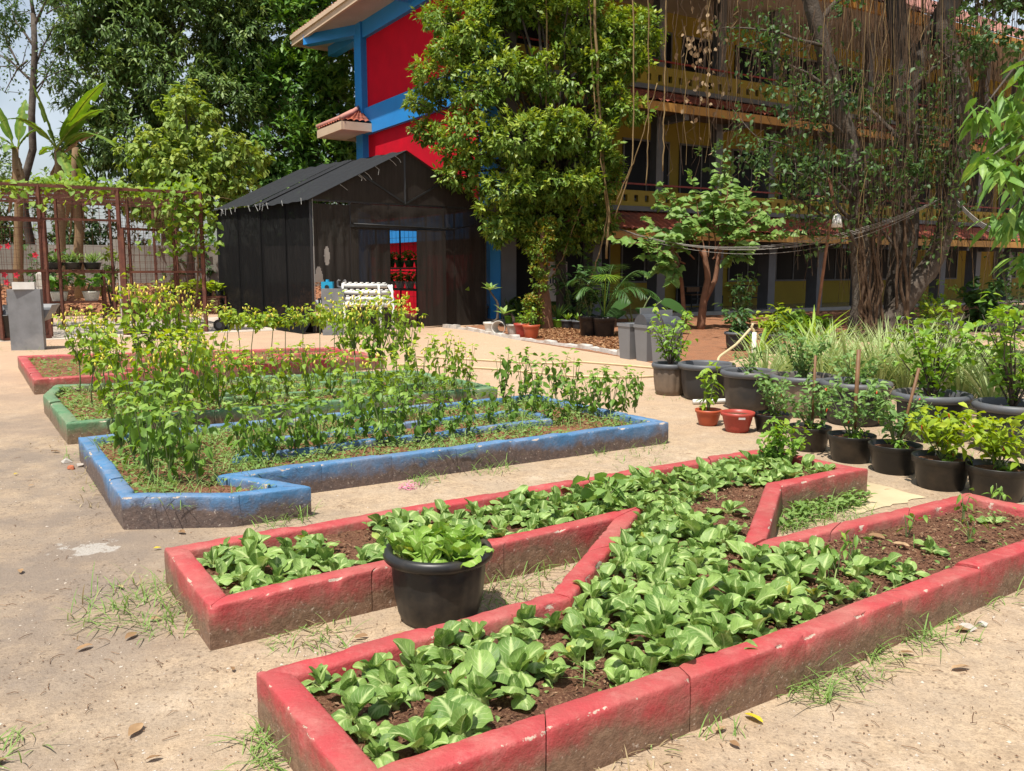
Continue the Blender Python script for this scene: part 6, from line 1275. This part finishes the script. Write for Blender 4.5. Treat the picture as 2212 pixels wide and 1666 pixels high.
q = at(708,626,c[1]+.35); cy = thing('cyan_jug', 'cyan plastic jug behind the second wash basin', 'container', tuple(q)); mb = MB(); mb.box(q, (.26,.18,.36)); mb.tube([q+UP*.18,q+UP*.23], .04, 10); mb.obj('body', M['cyan'], cy); mb = MB(); mb.tube([q+np.array([0,-.1,.06]),q+np.array([0,-.093,.06])], .05, 14); mb.obj('opening', M['black_metal'], cy)
st_ = thing('side_stand', 'low black stand holding the cyan jug', 'stand', tuple(q-UP*.2)); mb = MB(); mb.box(q-UP*.21, (.4,.35,.04)); mb.obj('top', M['black_metal'], st_)
for i,(dx,dy) in enumerate(((-.17,-.15),(.17,-.15),(.17,.15),(-.17,.15))): mb = MB(); mb.bar((q[0]+dx,q[1]+dy,0),(q[0]+dx,q[1]+dy,q[2]-.23), .035); mb.obj('leg', M['black_metal'], st_)
# stepped hydroponic pipes
hr = thing('hydroponic_rack', 'white stepped hydroponic pipe rack before the net house', 'hydroponic rack', (-3.3, 19.3, 0)); d0 = 19.3
rows = [(738,836,617,.5),(741,842,632,.3),(744,848,646,.1),(746,850,658,-.1)]
for i,(x0,x1,y,dd) in enumerate(rows):
    a, e_ = at(x0,y,d0+dd), at(x1,y+1,d0+dd+.25); mb = MB(); mb.tube([a,e_], .055, 12); pi_ = mb.obj('pipe', M['pvc'], hr, True); mb = MB()
    for k in range(8): p = a+(e_-a)*(k+.5)/8+UP*.045; mb.lathe([(.03,0),(.045,.03),(.035,.035),(.03,.01)], p, 10)
    mb.obj('net_cups', M['pvc'], pi_, True, kind='stuff')
for x, k in ((740,0),(818,0),(846,0)):
    top = at(x,615,d0+.4); mb = MB(); mb.tube([top,(top[0],top[1],0)], .025, 8); mb.obj('leg', M['pvc'], hr, True); f_ = at(x+4,660,d0-.1); mb = MB(); mb.tube([f_,(f_[0],f_[1],0)], .025, 8); mb.obj('leg', M['pvc'], hr, True); mb = MB(); mb.tube([top-UP*.05,f_-UP*.05], .022, 8); mb.obj('support', M['pvc'], hr, True)
a = at(733,607,d0+.6); mb = MB(); mb.tube(smooth([at(738,622,d0+.5),at(730,620,d0+.6),at(730,606,d0+.6),at(746,606,d0+.6),at(748,616,d0+.5)],16), .03, 8); mb.obj('feed_pipe', M['pot_rim'], hr, True)
for (a_, e_) in (((840,618),(848,632)),((850,646),(852,660))): mb = MB(); mb.tube([at(*a_,d0+.6),at(*e_,d0+.3)], .04, 8); mb.obj('elbow', M['pvc'], hr, True)
# shelf with pots in the pergola
def shelf(name, lab, o, ud, wd, L, D_, zs, mat):
    t = thing(name, lab, 'shelf', tuple(o))
    for z in zs: mb = MB(); mb.bar(o+UP*z-wd*0, o+ud*L+UP*z, .05, .05); mb.bar(o+wd*D_+UP*z, o+ud*L+wd*D_+UP*z, .05); [mb.bar(o+ud*L*k/6+UP*z, o+ud*L*k/6+wd*D_+UP*z, .04, .03) for k in range(7)]; mb.obj('shelf_board', mat, t)
    for a_ in (0,L):
        for b_ in (0,D_): mb = MB(); mb.bar(o+ud*a_+wd*b_, o+ud*a_+wd*b_+UP*(zs[-1]+.02), .045); mb.obj('leg', mat, t)
    return t
o = g(112,712)+PW*.6; d = o[1]; z1, z2 = at(120,654,d)[2], at(120,585,d)[2]; shelf('plant_shelf', 'rusty two tier plant shelf inside the pergola', o, PU, PW, 1.35, .4, (z1, z2), M['rust'])
for i in range(3):
    c = o+PU*(.22+.45*i)+PW*.2+UP*(z2+.03); t = thing('potted_aloe', ('black trough of aloe, first on the upper shelf','black trough of aloe in the middle of the upper shelf','black trough of aloe, last on the upper shelf')[i], 'potted plant', tuple(c), 'aloe troughs'); mb = MB(); mb.lathe([(.17,0),(.22,.16),(.225,.18),(.2,.18),(.19,.14)], c, 20); mb.obj('pot', M['black_pot'], t, True); mb = MB(); mb.disc(c+UP*.14,.19); mb.obj('soil', M['soil'], t); shrub(t, c+UP*.12, .12, .16, M['grass'], .34, .02, 9, 6, 400+i, -1.2, tpl=TPL_LANCE, low=0)
for i in range(2):
    c = o+PU*(.3+.75*i)+PW*.2+UP*(z1+.03); t = thing('potted_philodendron', ('white pot of split-leaf plant, first on the lower shelf','white pot of split-leaf plant, second on the lower shelf')[i], 'potted plant', tuple(c), 'pots on the lower shelf'); mb = MB(); mb.lathe([(.16,0),(.21,.2),(.22,.24),(.2,.24),(.19,.2)], c, 20); mb.obj('pot', M['white_pot'], t, True); mb = MB(); mb.disc(c+UP*.2,.19); mb.obj('soil', M['soil'], t); shrub(t, c+UP*.2, .5, .38, M['bigleaf'], .26, .085, 8, 4, 410+i, .2, low=.6)
o = g(372,704)+PW*.3; sh2 = shelf('plant_bench', 'rusty bench of yellow leafy seedlings at the pergola corner', o, PU, PW, 1.5, .7, (.72,), M['rust'])
for i in range(7):
    c = o+PU*(.12+.21*i)+PW*(.15+.35*(i % 2))+UP*.75; t = thing('potted_lettuce', 'black tub of bright yellow-green leaves on the pergola bench', 'potted plant', tuple(c), 'yellow leaf tubs on the bench'); mb = MB(); mb.lathe([(.09,0),(.12,.14),(.11,.14),(.1,.11)], c, 14); mb.obj('pot', M['black_pot'], t, True); shrub(t, c+UP*.11, .26, .16, M['lime_leaf'], .18, .06, 6, 6, 420+i, -.2, low=.2)
# shelf with pots in the net house doorway
o = gp(4.5,1.7,0); shelf('plant_shelf', 'dark plant shelf inside the net house doorway', o, GW, -GU, 2.6, .5, (.9,1.5), M['black_metal'])
for i in range(5):
    for j, z in enumerate((.93,1.53)):
        c = o+GW*(.25+.5*i)-GU*.25+UP*z; t = thing('potted_plant', ('white pot on the lower shelf in the net house doorway','green pot on the upper shelf in the net house doorway')[j], 'potted plant', tuple(c), ('pots on the lower net house shelf','pots on the upper net house shelf')[j]); mb = MB(); mb.lathe([(.1,0),(.15,.2),(.14,.2),(.12,.16)], c, 16); mb.obj('pot', M['white_pot' if j == 0 else 'shade_plant'], t, True); shrub(t, c+UP*.15, .32, .2, M['bigleaf' if (i+j) % 2 else 'citrus'], .16, .04, 6, 8, 440+i*2+j, .1)
# concrete pegs, hibiscus
for i,(x,y) in enumerate(((270,690),(92,650))):
    c = g(x,y) if i == 0 else at(x,660,22); c[2] = 0; mb = MB(); mb.bar(c, c+UP*(1.35), .16); mb.add([c+UP*1.35+np.array(q) for q in ((-.08,-.08,0),(.08,-.08,0),(.08,.08,0),(-.08,.08,0),(0,0,.1))], [(0,1,4),(1,2,4),(2,3,4),(3,0,4)]); tag(mb.obj('concrete_post', M['whitewash']), ('white concrete post inside the pergola by the shelf','white concrete post behind the wash basin pillar')[i], 'post')
M['petal'] = plain('red_petal', (.6,.02,.05), None, 9, .6, 0)
c = at(95,600,22.5); c[2] = 0; t = thing('hibiscus', 'red flowering hibiscus beside the pergola door', 'shrub', tuple(c)); shrub(t, c, 2.1, .8, M['shade_plant'], .16, .05, 10, 24, 460, low=.2); mb = MB()
for k in range(9): p = c+np.array([rr_.uniform(-.8,.8),rr_.uniform(-.9,-.2),rr_.uniform(.9,2.1)]); a = np.linspace(0,6.28,5,endpoint=False); mb.leaves(TPL_OVATE, np.tile(p,(5,1)), np.stack([np.cos(a),-.5+0*a,np.sin(a)],1), np.tile((0,-1,0),(5,1))+.01, .09, .035, .5)
mb.obj('flower', M['petal'], t, True, kind='stuff')
c = g(470,715); t = thing('hand_trolley', 'folded hand trolley with black wheels beside the pergola', 'trolley', tuple(c)); mb = MB(); mb.tube(smooth([c+np.array([.1,0,.12]),c+np.array([.45,.1,.5]),c+np.array([.75,.1,.1])],8), .02, 6); mb.obj('frame', M['black_metal'], t, True)
for dx in (0,.22): mb = MB(); p = c+np.array([.05+dx*.3,dx,.14]); mb.tube([p-np.array([0,.03,0]),p+np.array([0,.03,0])], .14, 20); w_ = mb.obj('wheel', M['black_pot'], t); mb = MB(); mb.tube([p-np.array([0,.036,0]),p-np.array([0,.031,0])], .075, 16); mb.obj('rim', M['pot_rim'], w_)
# dry palm thatch heap by the net house
c = g(462,700)+np.array([0,2.5,0]); mb = MB(); n = 260; a = rl_.uniform(0,6.28,n); mb.leaves(TPL_BLADE, c+rl_.normal(0,.2,(n,3))*np.array([1,1,.5])+UP*.5, np.stack([np.cos(a),np.sin(a),rl_.uniform(-.1,1,n)],1), np.tile(UP,(n,1)), .8, .012, rl_.uniform(.2,1,n)); tag(mb.obj('palm_litter', M['dry'], kind='stuff'), 'heap of dry palm fronds by the net house', 'dry fronds')

# ------------------------------------------------------------------ pale concrete patches, fallen leaves, small litter
M['cream_patch'] = plain('cream_painted_concrete', (.52,.42,.26), (.43,.33,.20), 3, .85, .2, dirt=(.34,.26,.165)); M['mortar'] = plain('pale_mortar_patch', (.31,.265,.215), (.25,.205,.165), 3, .95, .3, 40, dirt=(.22,.17,.125), lo=.3, hi=.6)
def patch(name, pts, mat, lab, z=.005):
    P = np.array([g(*p)[:2] for p in pts]); Q = []; k = len(P); rr = np.random.default_rng(k)
    for i in range(k):
        a, e_ = P[i], P[(i+1) % k]; L = np.linalg.norm(e_-a); n = max(2,int(L/.05)); nn = np.array([-(e_-a)[1],(e_-a)[0]])/L
        for j in range(n): Q.append(a+(e_-a)*j/n+nn*rr.normal(0,.012))
    mb = MB(); mb.add([(*q,z) for q in Q], [tuple(range(len(Q)))]); struct(mb.obj(name, M[mat]))
patch('ground_patch', [(1868,1040),(1995,1075),(1935,1092),(1850,1112),(1790,1085)], 'cream_patch', '')
M['dry_leaf'] = leafy('fallen_leaf', (.16,.085,.04), (.33,.20,.10), (.50,.35,.20), .7, .12, .3); M['yellow_leaf'] = leafy('yellow_fallen_leaf', (.50,.38,.02), (.60,.47,.03), (.65,.5,.05), .5, .2)
FL = leaf_tpl(5,[(0,.1),(.3,.9),(.6,1),(.85,.6),(1,.03)],.35,.12,.1)
spots = [(278,1590,.11,'tan leaf on the bare ground below the grass'),(312,1642,.07,'pale green leaf near the lower edge'),(200,1392,.09,'curled brown leaf left of the bed corner'),(270,1380,.09,'dry curled leaf at the grass edge'),(318,1338,.08,'straw coloured leaf in the grass tuft'),(265,1270,.07,'tan leaf above the grass tuft'),(330,1185,.06,'tiny yellow leaf by the second arm corner'),(45,1237,.08,'brown leaf on the dark damp ground'),(385,1147,.09,'curled leaf at the foot of the blue bed'),(845,1372,.14,'broad orange-brown leaf beside the black tub'),(795,1372,.08,'brown leaf left of the black tub'),(1648,1560,.10,'bright yellow leaf in front of the near kerb'),(1545,1580,.07,'brown leaf at the foot of the near kerb'),(1575,1600,.06,'pale dry leaf in front of the near kerb'),(2095,1440,.11,'long brown leaf on the open ground'),(1975,1410,.09,'curled brown leaf among the kerb weeds'),(2062,1360,.10,'brown leaf below the kerb stones'),(1912,1163,.12,'grey-brown leaf lying on the open soil'),(1965,1180,.11,'dark curled leaf on the open soil'),(1620,1052,.08,'orange dry leaf on the inner corner soil'),(1290,1370,.13,'large tan leaf among the pak choi'),(30,1025,.06,'yellow leaf on the side path'),(15,1640,.14,'brown leaf in the lower corner'),(60,1050,.06,'small leaf on the side path'),(1020,1360,.06,'tiny leaf in the gap behind the near arm'),(935,1040,.07,'leaf at the foot of the blue front'),(1385,905,.1,'brown leaf beyond the blue bed corner'),(500,1440,.05,'small flake of leaf near the near bed corner'),(110,975,.12,'pale scrap by the green bed corner')]
rf_ = random.Random(8)
for x, y, L, lab in spots:
    on = 1150 < y < 1200 and x > 1900 or (x, y) in ((1620,1052),(1290,1370)); z = .15 if on else .012; p = g(x, y, z); mb = MB(); a = rf_.uniform(0,6.28)
    mb.leaves(FL, np.zeros((1,3)), np.array([(1,0,.12)]), np.array([(rf_.uniform(-.2,.2),rf_.uniform(-.3,.3),1)]), L*.72, L*.17, rf_.uniform(.1,.9)); o_ = tag(mb.obj('fallen_leaf', M['yellow_leaf' if 'yellow' in lab else 'dry_leaf'], smooth=True), lab, 'leaf', 'fallen leaves'); o_.location = p; o_.rotation_euler = (0,0,a)
rr_ = np.random.default_rng(6); c = g(882,1056); mb = MB(); M['pink'] = plain('pink_raffia', (.70,.20,.32), (.75,.4,.5), 40, .6, 0)
for k in range(26): q = c+np.array([*rr_.normal(0,.022,2),.01]); mb.tube(smooth(q+np.cumsum(rr_.normal(0,.014,(5,3))*np.array([1,1,.5]),0)+UP*.01,10), .002, 4)
tag(mb.obj('raffia_string', M['pink']), 'tangle of pink raffia string between blue and red beds', 'string')
M['brickbit'] = plain('brick_piece', (.42,.13,.06), None, 20, .9, .3)
for i,(x,y,s_,mt,lab) in enumerate([(155,1014,.07,'brickbit','orange brick piece beside the blue bed'),(145,1000,.08,'whitewash','grey rubble lump beside the blue bed'),(172,1008,.07,'whitewash','pale rubble lump against the blue kerb'),(2090,1362,.07,'whitewash','pale stone at the foot of the near kerb'),(2120,1352,.05,'whitewash','small stone beside the pale one at the kerb'),(1935,1228,.0,'whitewash','')]):
    if s_ == 0: continue
    c = g(x,y); mb = MB(); v = unit(rr_,14)*np.array([1,.8,.5])*s_*rr_.uniform(.45,.62,(14,1)); me = bpy.data.meshes.new('rubble'); import bmesh as _bm; bm = _bm.new(); [bm.verts.new(q) for q in v]; _bm.ops.convex_hull(bm, input=bm.verts); bm.to_mesh(me); bm.free(); me.materials.append(M[mt]); o_ = put('rubble_piece', me, None, tuple(c+UP*s_*.18)); tag(o_, lab, 'stone')
# twigs scattered over the bare ground
tw = MB()
for _ in range(300):
    p = g(rr_.uniform(-50,2250), rr_.uniform(960,1700)); 
    if any(inside(p[0],p[1],q) for q in (NEAR,BLUE,GREEN)): continue
    a = rr_.uniform(0,6.28); L = rr_.uniform(.015,.07); dd = np.array([math.cos(a),math.sin(a),0]); tw.tube([p+UP*.004, p+dd*L*.5+UP*.008+rr_.normal(0,.004,3)*[1,1,0], p+dd*L+UP*.004], .0012, 4, rr_.uniform(0,1))
n = 1500; X = []
while len(X) < n:
    p = g(rr_.uniform(-50,2250), rr_.uniform(930,1700))
    if not any(inside(p[0],p[1],q) for q in (NEAR,BLUE,GREEN)): X.append(p)
X = np.array(X); a = rr_.uniform(0,6.28,n); tw.leaves(TPL_SIMPLE, X+UP*.004, np.stack([np.cos(a),np.sin(a),rr_.uniform(0,.3,n)],1), np.tile(UP,(n,1))+rr_.normal(0,.3,(n,3)), rr_.uniform(.004,.016,n), rr_.uniform(.001,.0035,n), rr_.uniform(0,.9,n))
# loose pebbles
pb = MB(); pv = np.array([(1,0,0),(-1,0,0),(0,1,0),(0,-1,0),(0,0,.6),(0,0,-.4)], float); pf = np.array([(0,2,4),(2,1,4),(1,3,4),(3,0,4),(2,0,5),(1,2,5),(3,1,5),(0,3,5)])
n = 0
while n < 1500:
    p = g(rr_.uniform(-60,2270), rr_.uniform(900,1720))
    if any(inside(p[0],p[1],q) for q in (NEAR,BLUE,GREEN)) or vnoise(p[0],p[1],1.3,5) < -.15: continue
    q = pv*rr_.uniform(.6,1.4,(6,1))*abs(rr_.normal(.002,.0025)); a_ = rr_.uniform(0,6.28); q = np.stack([q[:,0]*math.cos(a_)-q[:,1]*math.sin(a_), q[:,0]*math.sin(a_)+q[:,1]*math.cos(a_), q[:,2]],1); pb.addn(q+p+UP*.001, pf, .5); n += 1
tag(pb.obj('loose_gravel', M['slab'], kind='stuff'), 'loose pebbles strewn on the dusty ground', 'gravel')
tag(tw.obj('ground_debris', M['flake'], kind='stuff'), 'tiny twigs and crumbs scattered over the dusty ground', 'debris')

# ------------------------------------------------------------------ labels: tell members of a row apart by their place in it
ORD = 'first second third fourth fifth sixth seventh eighth ninth tenth eleventh twelfth thirteenth fourteenth fifteenth sixteenth seventeenth eighteenth nineteenth twentieth twenty-first twenty-second twenty-third twenty-fourth twenty-fifth twenty-sixth twenty-seventh twenty-eighth'.split()
bpy.context.view_layer.update(); same = {}
for o in list(C.objects):
    if o.parent is None and 'label' in o and 'category' in o: same.setdefault(o['label'], []).append(o)
for lab, os_ in same.items():
    if len(os_) < 2: continue
    os_.sort(key=lambda o: vproj(o.matrix_world.translation)[0]); n = len(os_)
    if n <= 12:
        for i, o in enumerate(os_): o['label'] = ('leftmost ' if i == 0 else 'rightmost ' if i == n-1 else ORD[i] + ' from the left, ') + lab
    else:                                            # crowded beds: the outermost plants can be told apart
        v = sorted(os_, key=lambda o: vproj(o.matrix_world.translation)[1])
        for o, wd in ((os_[0], 'leftmost'), (os_[-1], 'rightmost'), (v[0], 'farthest'), (v[-1], 'nearest')):
            if o['label'] == lab: o['label'] = wd + ' ' + lab
